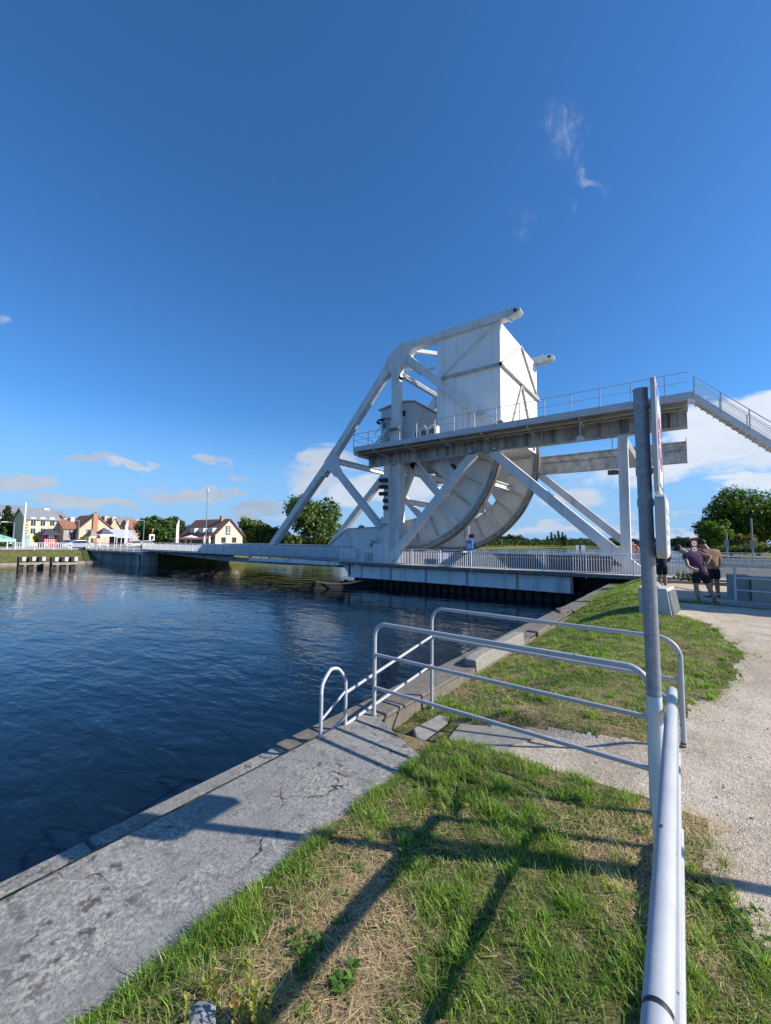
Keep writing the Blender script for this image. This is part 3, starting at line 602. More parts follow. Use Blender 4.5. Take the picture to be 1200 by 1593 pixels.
r = thing('guard_rail', (0, 36.6, 0), 'double steel guard rail beside the far lane of the approach road', 'guard rail')
for zz in (.35, .62): MB().beam((-8, 36.7, zz), (30, 36.7, zz), .05, .16).build('rail', RAILM, r)
for i in range(14): MB().box(-8 + i * 2.8, -7.9 + i * 2.8, 36.72, 36.82, 0, .72).build('post', RAILM, r)
# timber fender with chain
fd = thing('timber_fender', (-20, 21, -1.4), 'low dark timber fender in the water in front of the pier, with a chain', 'fender')
a, c = atZ(487, 906, -1.28), atZ(556, 900, -1.28)
for k, zz in enumerate((-1.4, -1.66)): MB().beam((a[0], a[1], zz), (c[0] + 2.6, c[1] + 1.8, zz), .45, .235).build('beam', mat('wet_timber', (.012, .011, .010), .8, .3, 3), fd, bevel=.02)
for t in (.02, .35, .7): p = a + (c - a) * t; MB().tube([(p[0], p[1] + .1, -2.3), (p[0], p[1] + .1, -1.3)], .16, 10).build('pile', PILE_VOID, fd, smooth=True)
ch = MB(); A, Bq = atZ(497, 904, -1.2), atZ(566, 903.5, -1.2)
for i in range(46):
    t = i / 45; p = A + (Bq - A) * t; p = p + np.array([-.1, -.3, -.2 * (1 - (2 * t - 1) ** 2)])
    t2 = (i + .5) / 45; dd = (Bq - A) / np.linalg.norm(Bq - A); v = dd * .09; n_ = np.array([0, 0, 1.]) if i % 2 else np.cross(dd, [0, 0, 1.])
    ch.tube([p + v * math.cos(R(q_)) + n_ * .05 * math.sin(R(q_)) for q_ in range(0, 361, 60)], .014, 5, caps=False)
ch.build('chain', mat('old_chain', (.18, .15, .12), .7, .3, 20), fd)

# ------------------------------------------------------------------ rolling lift bridge leaf
lf = thing('rolling_lift_bridge', (-30, 31.5, 0), 'big pale grey rolling lift bridge with its white counterweight box', 'bridge')
C0 = (-18.23, 9.02)
for Y0 in (27.2, 35.8):
    Y1 = Y0 + .62
    def bm2(n, p, q, h, y0=Y0, y1=Y1, m=STEEL): return MB().beam((p[0], (y0 + y1) / 2, p[1]), (q[0], (y0 + y1) / 2, q[1]), y1 - y0, h).build(n, m, lf, bevel=.015)
    bm2('end_post', (-34.55, .75), (-26.45, 8.75), .62); bm2('end_post', (-26.3, 8.95), (-19.15, 16.85), .62)
    MB().prism([(-27.3, 7.7), (-26.75, 9.0), (-25.6, 10.2), (-25.45, 9.5), (-25.55, 8.75), (-25.0, 7.75), (-25.5, 7.45), (-26.1, 8.0), (-26.45, 8.1), (-26.95, 7.55)], 1, Y0 - .012, Y1 + .012).build('joint_plate', STEEL, lf)
    g = [(-20.55, 15.75), (-19.5, 17.2), (-18.55, 17.8), (-16.2, 17.8), (-16.2, 17.22), (-17.3, 17.1), (-17.6, 16.75), (-17.5, 16.35), (-16.4, 15.4), (-16.8, 14.95), (-17.6, 15.65), (-18.05, 16.0), (-18.45, 15.9), (-18.6, 15.45), (-18.6, 14.9), (-19.3, 14.9), (-19.35, 15.5), (-19.55, 15.75), (-19.95, 15.35)]
    MB().prism(g, 1, Y0 - .012, Y1 + .012).build('apex_plate', STEEL, lf, bevel=.01)
    MB().box(-18.2, -9.6, Y0, Y1, 17.2, 17.78).build('top_chord', STEEL, lf, bevel=.015)
    MB().prism([(-9.6, 17.12), (-9.6, 17.84), (-9.45, 17.84), (-9.4, 17.72), (-8.95, 17.74), (-8.68, 17.62), (-8.62, 17.45), (-8.8, 17.28), (-9.4, 17.2), (-9.45, 17.12)], 1, Y0 - .05, Y1 + .05).build('lifting_eye', GREYP, lf)
    MB().tube([(-8.98, Y0 - .07, 17.5), (-8.98, Y1 + .07, 17.5)], .12, 12).build('eye_hole', BLACK, lf, smooth=True)
    MB().box(-19.3, -18.6, Y0 + .02, Y1 - .02, 8.2, 15.2).build('vertical_post', STEEL, lf, bevel=.015)
    MB().prism([(-19.8, 8.3), (-19.3, 10.2), (-18.6, 10.2), (-18.0, 8.3)], 1, Y0, Y1).build('post_foot', STEEL, lf)
    bm2('main_diagonal', (-17.9, 16.55), (-10.35, 9.5), .58, Y0 - .1, Y1 - .12)
    bm2('lower_diagonal', (-26.0, 8.5), (-20.35, 2.75), .52, Y0 + .03, Y1 - .03)
    bm2('spoke', (-16.95, 8.3), (-19.5, 3.0), .5, Y0 + .05, Y1 - .05); bm2('spoke', (-18.0, 8.6), (-14.3, 4.55), .6, Y0 + .05, Y1 - .05)
    bm2('spoke', (-15.8, 9.3), (-13.2, 5.9), .5, Y0 + .07, Y1 - .07)
    MB().prism([(-18.6, 9.25), (-10.2, 9.25), (-10.3, 7.4), (-12.65, 7.4), (-12.75, 6.6), (-13.9, 5.5), (-14.4, 6.3), (-16.4, 8.0), (-18.6, 7.6)], 1, Y0 + .25, Y0 + .33).build('web_plate', STEEL, lf)
    MB().tube([(-13.9, Y0 + .2, 7.0), (-13.9, Y0 + .40, 7.0)], .42, 20).build('hole_disc', BLACK, lf, smooth=True)  # black disc painted in for the dark hole in the plate
    MB().tube([(-14.9, Y0 - .1, 7.6), (-14.9, Y0 + .5, 7.6)], .3, 16).build('drum', WHITE, lf, smooth=True)
    # bottom chord girder, raised gusset and rolling segment
    MB().box(-56.1, -26.2, Y0 + .1, Y0 + .2, .1, 1.16).build('bottom_chord', STEEL, lf)
    MB().box(-56.1, -23.2, Y0 - .02, Y1, 1.16, 1.20).build('chord_cap', STEELD, lf)
    MB().prism([(-26.2, -.2), (-26.2, 1.19), (-23.9, 2.72), (-19.5, 2.85), (-17.9, 3.3), (-17.9, .8), (-21.5, .8), (-22.4, -.2)], 1, Y0 + .1, Y0 + .22).build('gusset_web', STEEL, lf)
    MB().beam((-26.2, (Y0 + Y1) / 2, 1.2), (-23.9, (Y0 + Y1) / 2, 2.74), .62, .04).build('gusset_cap', STEELD, lf)
    MB().beam((-23.88, (Y0 + Y1) / 2, 2.74), (-19.3, (Y0 + Y1) / 2, 2.88), .62, .04).build('gusset_cap', STEELD, lf)
    MB().box(-23.95, -23.88, Y0 + .02, Y0 + .1, .1, 2.7).build('stiffener', STEEL, lf)
    MB().ring(C0, 5.74, 8.0, -112, 6, Y0 + .22, Y0 + .30, 60).build('segment_web', mat('warm_bounce_web', (.84, .80, .71), .55, .06, 1.5, dirt=(.5, .44, .35), dirt_amt=.3, dscale=(1.5, 1.5, .5)), lf)  # warm bounced light is put into the web colour
    MB().ring(C0, 5.70, 5.78, -92, 4, Y0 + .02, Y0 + .5, 50).build('inner_flange', STEEL, lf)
    MB().ring(C0, 7.80, 8.20, -112, 7, Y0 - .03, Y0 + .34, 70).build('tread_casting', TREAD, lf)
    MB().ring(C0, 8.20, 8.30, -112, 7, Y0 - .06, Y0 + .36, 70).build('tread_plate', mat('dark_tread', (.16, .12, .08), .55, .3, 6, dirt=(.04, .03, .02), dirt_amt=.5), lf)
    for a in range(-104, 4, 13):
        wide = .42 if a == -52 else .085
        c_, s_ = math.cos(R(a)), math.sin(R(a))
        MB().beam((C0[0] + 5.75 * c_, Y0 + .13, C0[1] + 5.75 * s_), (C0[0] + 7.88 * c_, Y0 + .13, C0[1] + 7.88 * s_), .22, wide, (-s_, 0, c_)).build('stiffener', STEEL if a == -52 else STEELC, lf)
        if wide < .1:
            p = (C0[0] + 7.78 * c_, Y0 + .0, C0[1] + 7.78 * s_); MB().tube([p, (p[0], Y0 + .2, p[2])], .17, 14).build('bearing_boss', STEEL, lf, smooth=True)
    for nm_, pts_ in (('apex', [(-19.9, 16.1), (-19.45, 16.7), (-18.9, 17.35), (-18.2, 17.5), (-17.3, 17.5), (-19.1, 15.2), (-18.8, 15.2), (-19.1, 15.6), (-18.8, 15.6), (-17.3, 16.0), (-16.9, 15.6), (-19.0, 16.2), (-18.6, 16.6), (-18.2, 17.0)]), ('joint', [(-26.9, 8.0), (-26.5, 8.6), (-26.2, 9.1), (-25.8, 9.6), (-25.6, 8.3), (-25.3, 7.9), (-26.1, 8.5)])):
        rb_ = MB()
        for (px_, pz_) in pts_:
            for ox, oz in ((0, 0), (.16, .1), (-.1, .16)): rb_.tube([(px_ + ox, Y0 - .03, pz_ + oz), (px_ + ox, Y0 - .01, pz_ + oz)], .022, 6)
        rb_.build('bolt_group', mat('bolt_heads', (.14, .12, .1), .7, .2, 8), lf)
    bt_ = MB()
    for k in range(150):
        a = -100 + k * .7; bt_.tube([(C0[0] + 8.0 * math.cos(R(a)), Y0 - .055, C0[1] + 8.0 * math.sin(R(a))), (C0[0] + 8.0 * math.cos(R(a)), Y0 - .02, C0[1] + 8.0 * math.sin(R(a)))], .028, 5)
    bt_.build('bolt_row', mat('bolt_heads', (.14, .12, .1), .7, .2, 8), lf)
# cross beams between the trusses
for (s, zz, h) in ((-26.1, 9.05, .5), (-18.65, 15.4, .3)):
    MB().hbeam((s, 27.8, zz), (s, 35.85, zz), .4, h, .04).build('cross_beam', STEEL, lf)
MB().beam((-17.9, 27.7, 17.35), (-11.6, 36, 17.35), .3, .3).build('cross_brace', STEEL, lf)
MB().beam((-18.4, 28.1, 15.85), (-16.2, 28.9, 15.85), .2, .2).build('cross_brace', STEEL, lf)
for s in (-14.9, -12.4):
    MB().hbeam((s, 27.8, 4.6 if s < -14 else 6.4), (s, 35.85, 4.6 if s < -14 else 6.4), .4, .5, .05).build('cross_beam', STEEL, lf)
# counterweight
bx = MB().box(-15.16, -10.15, 27.42, 36.2, 9.25, 17.22).build('counterweight', WHITEBOX, lf, bevel=.01)
def st(*a, **k): return MB().beam(*a, **k).build('stiffener', STEEL, lf)
MB().box(-14.7, -9.98, 27.2, 27.42, 13.98, 14.16).build('belt', STEELC, lf)
MB().box(-10.15, -9.93, 27.2, 36.45, 13.98, 14.16).build('belt', STEELC, lf)
st((-14.75, 27.36, 14.25), (-10.35, 27.36, 17.1), .12, .16)
for p_, q_ in (((-10.1, 27.6, 14.3), (-10.1, 31.75, 17.1)), ((-10.1, 31.95, 17.1), (-10.1, 36.0, 14.3)), ((-10.1, 31.8, 13.95), (-10.1, 28.9, 9.4)), ((-10.1, 31.95, 13.95), (-10.1, 35.0, 9.4))): MB().beam(p_, q_, .2, .13).build('stiffener', STEELC, lf)
for zz in (10.9, 12.45, 15.6): MB().box(-15.16, -10.15, 27.408, 27.42, zz, zz + .03).build('weld_seam', STEEL, lf)
for ss in (-13.5, -11.8): MB().box(ss, ss + .025, 27.41, 27.42, 9.3, 17.2).build('weld_seam', STEEL, lf)
MB().box(-12.6, -12.5, 27.3, 27.42, 9.3, 11.1).build('stiffener', STEEL, lf)
MB().box(-11.85, -11.2, 26.9, 27.1, 10.6, 10.75).build('bracket', STEELC, lf)
# deck of the leaf
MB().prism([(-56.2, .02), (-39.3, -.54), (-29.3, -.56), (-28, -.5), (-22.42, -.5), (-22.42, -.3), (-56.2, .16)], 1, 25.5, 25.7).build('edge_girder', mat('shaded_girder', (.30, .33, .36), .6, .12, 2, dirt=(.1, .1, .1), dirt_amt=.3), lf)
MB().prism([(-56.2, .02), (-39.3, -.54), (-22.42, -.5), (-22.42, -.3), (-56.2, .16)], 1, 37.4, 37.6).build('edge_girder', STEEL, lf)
for i in range(12):
    s = -54.8 + i * 2.85; MB().box(s - .03, s + .03, 25.35, 25.5, max(-.5, -.05 - (s + 56) * .03), .1).build('girder_rib', STEELD, lf)
MB().prism([(-56.2, .14), (-34, .14), (-22.42, -.02), (-22.42, .0), (-34, .2), (-56.2, .22)], 1, 24.64, 38.4).build('deck', ASPH, lf)
MB().box(-33.9, -22.42, 24.55, 24.6, -.3, .0).build('fascia', mat('fascia_paint', (.74, .76, .78)), lf)
MB().box(-56.2, -33.95, 24.72, 24.78, .18, .38).build('fascia', mat('fascia_paint', (.74, .76, .78)), lf)
MB().box(-56.0, -22.6, 26.85, 26.9, .2, 1.1).build('inner_parapet', mat('fascia_paint', (.74, .76, .78)), lf)
bar_railing(lf, (-56.1, 24.7), (-34, 24.7), 1.26, 1.2, .95, 1.48, .12, RAILM, drop=.12)
bar_railing(lf, (-33.9, 24.58), (-22.4, 24.58), 1.18, 1.1, 1.1, 1.6, .12, RAILM, drop=.12)
bar_railing(lf, (-56.1, 38.3), (-22.4, 38.3), 1.26, 1.1, .95, 1.6, .16, RAILM, drop=.1)

# ------------------------------------------------------------------ fixed control gantry with its walkway
gt = thing('control_gantry', (-10, 26, 0), 'fixed steel gantry with high walkway, control cabin and stair beside the lift bridge', 'gantry')
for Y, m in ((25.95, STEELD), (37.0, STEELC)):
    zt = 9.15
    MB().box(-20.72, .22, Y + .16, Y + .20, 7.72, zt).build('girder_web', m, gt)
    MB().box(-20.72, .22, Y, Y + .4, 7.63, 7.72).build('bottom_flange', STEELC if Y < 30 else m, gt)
    MB().box(-20.72, .22, Y, Y + .4, zt, zt + .06).build('top_flange', m, gt)
    if Y < 30:
        for i in range(10):
            s = -20.3 + i * 2.2; MB().box(s, s + .07, Y + .02, Y + .16, 7.72, zt).build('stiffener', m, gt)
    else:
        MB().box(-20.7, .2, Y + .02, Y + .16, 8.62, 8.7).build('rivet_strip', STEELD, gt)
        MB().box(.17, .22, Y, Y + .4, 7.6, 9.45).build('end_plate', m, gt)
    MB().box(-19.1, -18.55, Y + .05, Y + .85, 0, 7.63).build('tower_post', STEEL, gt, bevel=.01)
    MB().box(-18.55, -17.9, Y + .3, Y + .62, 0, 7.63).build('tower_web', STEEL, gt)
    MB().box(-17.9, -17.62, Y + .05, Y + .85, 0, 7.63).build('tower_post', STEEL, gt, bevel=.01)
    MB().beam((-18.75, Y + .22, 0), (-11.6, Y + .22, 7.66), .44, .58).build('brace_leg', STEEL, gt, bevel=.01)
    MB().beam((-10.3, Y + .22, 7.66), (-2.0, Y + .22, 0.0), .44, .58).build('brace_leg', STEEL, gt, bevel=.01)
    MB().box(-2.95, -2.47, Y + .02, Y + .4, 0, 7.63).build('column', STEEL, gt, bevel=.01)
MB().box(-20.1, -19.15, 26.0, 26.4, 0, 1.5).build('base_block', STEEL, gt)
for s, zz in ((-18.2, 4.85), (-2.7, 7.4), (-18.2, 7.35)): MB().hbeam((s, 26.8, zz), (s, 37.1, zz), .35, .42, .04).build('cross_beam', STEEL, gt)
# walkway
MB().box(-20.72, .27, 24.24, 26.7, 8.62, 8.66).build('walkway_floor', FLOORST, gt)
MB().box(-20.74, .27, 24.19, 24.24, 8.56, 8.93).build('toe_board', mat('toe_board_paint', (.54, .57, .60), .5, .06, 2, dirt=(.3, .3, .3), dirt_amt=.1), gt)
MB().box(-20.74, .27, 24.17, 24.19, 8.72, 8.75).build('toe_board_lip', STEEL, gt)
MB().box(-20.74, -20.70, 24.24, 26.7, 8.3, 8.93).build('end_board', STEEL, gt)
for Y in (24.75, 25.35): MB().hbeam((-20.7, Y, 8.51), (.2, Y, 8.51), .16, .22, .015).build('stringer', FLOORST, gt)
for i in range(7):
    s = -18.95 + i * 2.87; MB().beam((s, 24.3, 8.54), (s, 25.95, 8.3), .07, .12).build('bracket', STEELC, gt)
P_ = [-20.7 + 1.433 * i for i in range(15)]
for s in P_: MB().box(s - .022, s + .022, 24.14, 24.19, 8.65, 9.88).build('rail_post', RAILM, gt)
MB().tube([(-20.7, 24.17, 9.9), (.3, 24.17, 9.9)], .021, 8).build('hand_rail', RAILM, gt, smooth=True)
MB().tube([(-20.7, 24.17, 9.42), (.3, 24.17, 9.42)], .014, 8).build('mid_rail', RAILM, gt, smooth=True)
for zz, rr in ((9.9, .021), (9.42, .014)): MB().tube([(-20.7, 24.17, zz), (-20.7, 26.6, zz)], rr, 8).build('end_rail', RAILM, gt, smooth=True)
MB().box(-20.72, -20.68, 26.55, 26.6, 8.65, 9.9).build('rail_post', RAILM, gt)
# stair going down to the right
sz = lambda s: 8.9 - 1.02 * (s - .3)
for Y in (24.19, 25.05):
    MB().add([(.27, Y, 8.93), (.45, Y, 8.93), (9.0, Y, sz(9.0) + .12), (9.0, Y, sz(9.0) - .2), (.5, Y, sz(.5) - .18), (.27, Y, 8.6)] + [(.27, Y + .05, 8.93), (.45, Y + .05, 8.93), (9.0, Y + .05, sz(9.0) + .12), (9.0, Y + .05, sz(9.0) - .2), (.5, Y + .05, sz(.5) - .18), (.27, Y + .05, 8.6)], [(0, 1, 2, 3, 4, 5), (11, 10, 9, 8, 7, 6)] + [(i, (i + 1) % 6, 6 + (i + 1) % 6, 6 + i) for i in range(6)]).build('stair_stringer', STEEL, gt)
for i in range(38):
    s = .55 + i * .225; MB().box(s - .02, s + .24, 24.24, 25.05, sz(s) - .26, sz(s) - .23).build('tread', STEELC, gt)
for Y in (24.17, 25.1):
    for dz, rr in ((.86, .021), (.64, .013), (.43, .013), (.21, .013)): MB().tube([(.52, Y, sz(.52) + dz + .1), (9, Y, sz(9) + dz + .1)], rr, 8).build('stair_rail', RAILM, gt, smooth=True)
    for i in range(9): s = .52 + i * .962; MB().box(s - .022, s + .022, Y - .02, Y + .02, sz(s), sz(s) + .96).build('rail_post', RAILM, gt)
# control cabin on the gantry
cb = MB().prism([(-21.15, 8.9), (-17.75, 8.9), (-17.75, 13.1), (-19.05, 13.32), (-21.15, 13.02)], 1, 28.3, 35.6).build('cabin', GREYP, gt, bevel=.02)
MB().prism([(-21.35, 13.0), (-19.05, 13.34), (-17.6, 13.12), (-17.6, 13.2), (-19.05, 13.46), (-21.35, 13.1)], 1, 28.1, 35.8).build('roof', GREYP, cb)
MB().box(-19.0, -18.62, 28.24, 28.3, 12.1, 12.55).build('window', GLASS, cb)
d_ = MB().box(-20.95, -20.25, 28.25, 28.3, 9.9, 11.9).build('door', mat('door_grey', (.3, .33, .36)), cb)
MB().box(-20.85, -20.35, 28.2, 28.25, 11.1, 11.8).build('door_window', GLASS, cb)
MB().box(-21.2, -20.0, 27.9, 28.3, 12.05, 12.15).build('canopy', BLACK, cb)
MB().tube([(-21.4, 28.0, 12.0), (-21.15, 28.2, 11.8)], .12, 10).build('flood_lamp', BLACK, cb, smooth=True)
MB().box(-22, -17.4, 26.2, 37, 8.66, 8.9).build('cabin_platform', STEELD, gt)
# machinery on the walkway
for i, (xa, xb, yt) in enumerate(((646, 654, 667), (656, 666, 664), (668, 680, 660.5))):
    a, c = atW(xa, yt + 2, 25.2), atW(xb, yt, 25.2); zt = c[2]; w_ = c[0] - a[0]
    MB().box(a[0], c[0], 25.2, 25.9, 8.66, zt).build('cooling_unit', GREYP, gt, bevel=.06)
    MB().tube([(a[0] + w_ * .45, 25.12, zt - .42), (a[0] + w_ * .45, 25.2, zt - .42)], .2, 16).build('fan', mat('fan_grey', (.1, .11, .12)), gt, smooth=True)
    MB().tube(smooth_path([(a[0] - .05, 25.1, 9.2), (a[0], 25.08, zt - .2), (a[0] + w_ * .5, 25.1, zt + .04 + .05 * (i % 2)), (c[0] - .05, 25.12, zt - .25), (c[0], 25.1, 9.2)]), .05, 8).build('hose', GREYP, gt, smooth=True)
a, c = atW(584, 691, 26.7), atW(602, 667, 26.7)
for dy in (0, .8): MB().beam(a + [0, dy, 0], c + [0, dy, 0], .05, .2).build('step_stringer', STEEL, gt); MB().beam(a + [-.1, dy, .8], c + [-.1, dy, .8], .04, .05).build('step_handrail', RAILM, gt)
for k in range(7): p = a + (c - a) * (k + .5) / 7; MB().box(p[0] - .1, p[0] + .12, 26.75, 27.45, p[2] - .02, p[2] + .02).build('step', STEEL, gt)
MB().box(c[0], c[0] + .8, 26.6, 28.2, c[2] - .06, c[2]).build('landing', STEELD, gt)
for k in range(6): MB().box(c[0] + k * .14, c[0] + .03 + k * .14, 26.6, 26.63, c[2], c[2] + 1.0).build('balcony_bar', RAILM, gt)
a = atW(576, 694, 26.0); MB().box(a[0], a[0] + 1.5, 26.0, 26.6, 8.66, a[2]).build('switch_cabinet', mat('dark_cabinet', (.12, .13, .14)), gt, bevel=.03)
MB().box(-19.9, -18.8, 24.7, 24.9, 8.66, 9.0).build('cable_box', GREYP, gt)
# lamps
for k, yy in enumerate((747, 757.5, 768, 779, 790)):
    p = atW(601, yy, 25.9)
    for dx in ((0, -.38) if k < 3 else (0,)):
        MB().box(p[0] + dx - .15, p[0] + dx + .15, 25.62, 25.95, p[2] - .14, p[2] + .14).build('signal_lamp', BLACK, gt, bevel=.03)
MB().box(-19.5, -18.7, 25.6, 25.95, 2.98, 3.06).build('lamp_shelf', STEELD, gt)
p = atW(954, 735, 26.1); 
MB().box(p[0] - .25, p[0] + .25, 25.9, 26.3, p[2] - .12, p[2] + .12).build('flood_lamp', mat('lamp_grey', (.12, .12, .12)), gt, bevel=.03)
MB().tube([(p[0], 26.1, p[2] + .1), (p[0], 26.1, 7.65)], .02, 8).build('lamp_hanger', STEELD, gt)
p = atW(903, 679, 24.6); MB().tube([(p[0], 24.6, 8.6), (p[0], 24.6, p[2])], .04, 8).build('lamp_hanger', STEELC, gt)
MB().prism([(p[0] - .22, p[2] - .25), (p[0] + .22, p[2] - .25), (p[0] + .14, p[2]), (p[0] - .14, p[2])], 1, 24.45, 24.75).build('lamp_shade', GREYP, gt)
# things hanging in front of the rolling segment
t_ = thing('blue_equipment_box', tuple(atW(731, 853, 26.7)), 'small bright blue box hanging in front of the rolling segment', 'equipment box')
p = atW(731, 848, 26.7); MB().box(p[0] - .2, p[0] + .2, 26.6, 26.8, p[2] - .33, p[2] + .33).build('case', BLUE, t_, bevel=.02)
MB().box(p[0] - .12, p[0] + .12, 26.585, 26.6, p[2] - .2, p[2] + .1).build('front_label', mat('pale_blue', (.3, .45, .7)), t_)
p2 = atW(735, 834, 26.7); MB().box(p2[0] - .17, p2[0] + .17, 26.55, 26.8, p2[2] - .13, p2[2] + .13).build('lamp', BLACK, t_, bevel=.02)
MB().box(p2[0] - .3, p2[0] - .24, 26.68, 26.72, p2[2] + .1, p2[2] + .75).build('hanger', WHITE, t_)
MB().tube([(p[0] - .22, 26.7, 0.0), (p[0] - .22, 26.7, p2[2] + .1)], .02, 8).build('pole', STEEL, t_)
pan = thing('information_board', (-14, 24.9, 0), 'low blue and white information board behind the near bridge railing', 'board')
a, c = atW(680, 864, 25.0), atW(698, 864, 25.0)
MB().box(a[0], c[0], 25.0, 25.03, .42, 1.0).build('blue_panel', BLUE, pan)
bw = MB()
for k in range(3): bw.box(a[0] + .1 + k * .2, a[0] + .2 + k * .2, 24.99, 25.0, .5, .92)
bw.build('lettering', WHITE, pan); MB().box(c[0] - .32, c[0] - .03, 24.985, 25.0, .52, .9).build('white_panel', WHITE, pan)
for s in (a[0] + .1, c[0] - .1): MB().box(s, s + .04, 25.03, 25.06, 0, 1).build('leg', GALV, pan)

# ------------------------------------------------------------------ foliage
LEAF = attr_mat('leaf', .55, .3, .3); BLADE = attr_mat('grass_blade', .5, .35, .35); STRAW = attr_mat('straw', .8, .15, .15)
BARK = mat('bark', (.10, .075, .05), .9, .3, 6, bump=.02, bscale=10)
def mesh_np(name, V, F, m, col=None, parent=None, flat=True):
    me = bpy.data.meshes.new(name); V = np.asarray(V, np.float32); F = np.asarray(F, np.int32); k = F.shape[1]
    me.vertices.add(len(V)); me.vertices.foreach_set('co', V.ravel()); me.loops.add(F.size); me.loops.foreach_set('vertex_index', F.ravel())
    me.polygons.add(len(F)); me.polygons.foreach_set('loop_start', np.arange(0, F.size, k, dtype=np.int32)); me.polygons.foreach_set('loop_total', np.full(len(F), k, np.int32))
    me.update(calc_edges=True); me.materials.append(m)
    if col is not None:
        a = me.color_attributes.new('col', 'FLOAT_COLOR', 'POINT'); c = np.ones((len(V), 4), np.float32); c[:, :3] = col; a.data.foreach_set('color', c.ravel())
    o = bpy.data.objects.new(name, me); link(o, parent); ORG[o.name] = ORG[parent.name] if parent else np.zeros(3); return o
def leaf_cards(blobs, n, size, c1, c2, seed, droop=0.):
    """leaf clusters through the outer volume of several ellipsoid lobes"""
    g = np.random.default_rng(seed); B = np.array(blobs, float); vol = B[:, 3] * B[:, 4] * B[:, 5]; idx = g.choice(len(B), n, p=vol ** .75 / (vol ** .75).sum())
    d = g.normal(size=(n, 3)); d /= np.linalg.norm(d, axis=1)[:, None]; rr = g.uniform(.25, 1, n) ** .45 * g.normal(1, .09, n)
    c = B[idx]; P = c[:, :3] + d * rr[:, None] * c[:, 3:6]
    # clumps: pull leaves towards random clump centres
    K = max(12, n // 45); cc = P[g.choice(n, K)]; near = np.empty(n, int)
    for a in range(0, n, 2000): near[a:a + 2000] = ((P[a:a + 2000, None] - cc[None]) ** 2).sum(-1).argmin(1)
    P = P + (cc[near] - P) * g.uniform(.05, .5, n)[:, None]
    nrm = d * .8 + g.normal(size=(n, 3)) * .7 + [0, 0, .35]; nrm /= np.linalg.norm(nrm, axis=1)[:, None]
    t = np.cross(nrm, g.normal(size=(n, 3))); t /= np.linalg.norm(t, axis=1)[:, None]; b = np.cross(nrm, t)
    s = size * g.uniform(.6, 1.4, n)[:, None]
    V = np.stack([P - t * s, P - b * s * .55 + t * s * .1, P + t * s, P + b * s * .6 - t * s * .1], 1).reshape(-1, 3)
    F = np.arange(4 * n).reshape(-1, 4)
    k = np.clip(g.uniform(0, 1, n) * .6 + g.uniform(0, 1, K)[near] * .6 - .1, 0, 1)[:, None]
    col = np.array(c1) * (1 - k) + np.array(c2) * k; col = col * g.uniform(.8, 1.2, n)[:, None]
    return V, F, np.repeat(col, 4, 0)
def tree(name, label, cat, loc, h, w, n=2500, leaf=.3, c1=(.025, .055, .012), c2=(.085, .14, .03), seed=1, shape='round', group=None, trunk=True, lobes=9):
    t = thing(name, tuple(loc), label, cat, group); g = np.random.default_rng(seed); x0, y0, z0 = loc; blobs = []
    if shape == 'round':
        blobs.append((x0, y0, z0 + h * .52, w * .38, w * .38, h * .40))
        for i in range(lobes):
            a = g.uniform(0, 6.28); zz = g.uniform(.14, .85) if i % 2 else g.uniform(.45, .85); rad = w * .5 * math.sqrt(max(.05, 1 - (2 * zz - 1.05) ** 2)) * .66
            r = w * g.uniform(.16, .27); blobs.append((x0 + rad * math.cos(a), y0 + rad * math.sin(a), z0 + h * zz, r, r, r * g.uniform(.7, 1.)))
    elif shape == 'poplar':
        for i in range(6): blobs.append((x0 + g.normal() * w * .07, y0 + g.normal() * w * .07, z0 + h * (.2 + .14 * i), w * .5 * (1 - .13 * i * .8), w * .5 * (1 - .13 * i * .8), h * .14))
    elif shape == 'cone':
        for i in range(8): k = 1 - i / 8.5; blobs.append((x0 + g.normal() * w * .04, y0 + g.normal() * w * .04, z0 + h * (.12 + .11 * i), w * .5 * k, w * .5 * k, h * .09))
    else:
        for i in range(lobes): r = w * g.uniform(.16, .3); blobs.append((x0 + g.uniform(-.4, .4) * w, y0 + g.uniform(-.4, .4) * w * .7, z0 + h * g.uniform(.35, .6), r, r, h * .42))
    V, F, C = leaf_cards(blobs, n, leaf, c1, c2, seed)
    mesh_np('crown', V - np.array(loc), F, LEAF, C, t)
    if trunk:
        b = MB(); top = .62 if shape == 'round' else .9
        b.tube([(x0, y0, z0 - .3), (x0 + .02 * w, y0, z0 + h * .3), (x0, y0 + .02 * w, z0 + h * top)], [h * .03, h * .022, h * .006], 8)
        for i in range(5):
            a = g.uniform(0, 6.28); zz = g.uniform(.25, .45); b.tube([(x0, y0, z0 + h * zz), (x0 + w * .16 * math.cos(a), y0 + w * .16 * math.sin(a), z0 + h * (zz + .14)), (x0 + w * .33 * math.cos(a), y0 + w * .33 * math.sin(a), z0 + h * (zz + .27))], [h * .013, h * .009, h * .003], 5)
        b.build('trunk', BARK, t, smooth=True)
    return t

def blades(P, H, W_, lean, az, seed, bend=1.):
    """grass blades: three tapering segments each"""
    n = len(P); g = np.random.default_rng(seed); d = np.stack([np.cos(az), np.sin(az), 0 * az], -1); side = np.stack([-np.sin(az + g.normal(0, .6, n)), np.cos(az), 0 * az], -1)
    V = []
    for t in (0, .4, .75, 1.):
        c = P + d * (H * lean * t ** (1 + bend * .8))[:, None]; c[:, 2] += H * (t - .35 * np.minimum(lean, 1.2) * t * t)
        wd = (W_ * (1 - t ** 1.6) * .5)[:, None]
        if t < 1: V += [c - side * wd, c + side * wd]
        else: V.append(c)
    V = np.stack(V, 1).reshape(-1, 3); o = np.arange(n)[:, None] * 7
    F = np.concatenate([o + np.array([0, 1, 3]), o + np.array([0, 3, 2]), o + np.array([2, 3, 5]), o + np.array([2, 5, 4]), o + np.array([4, 5, 6])], 0)
    return V, F
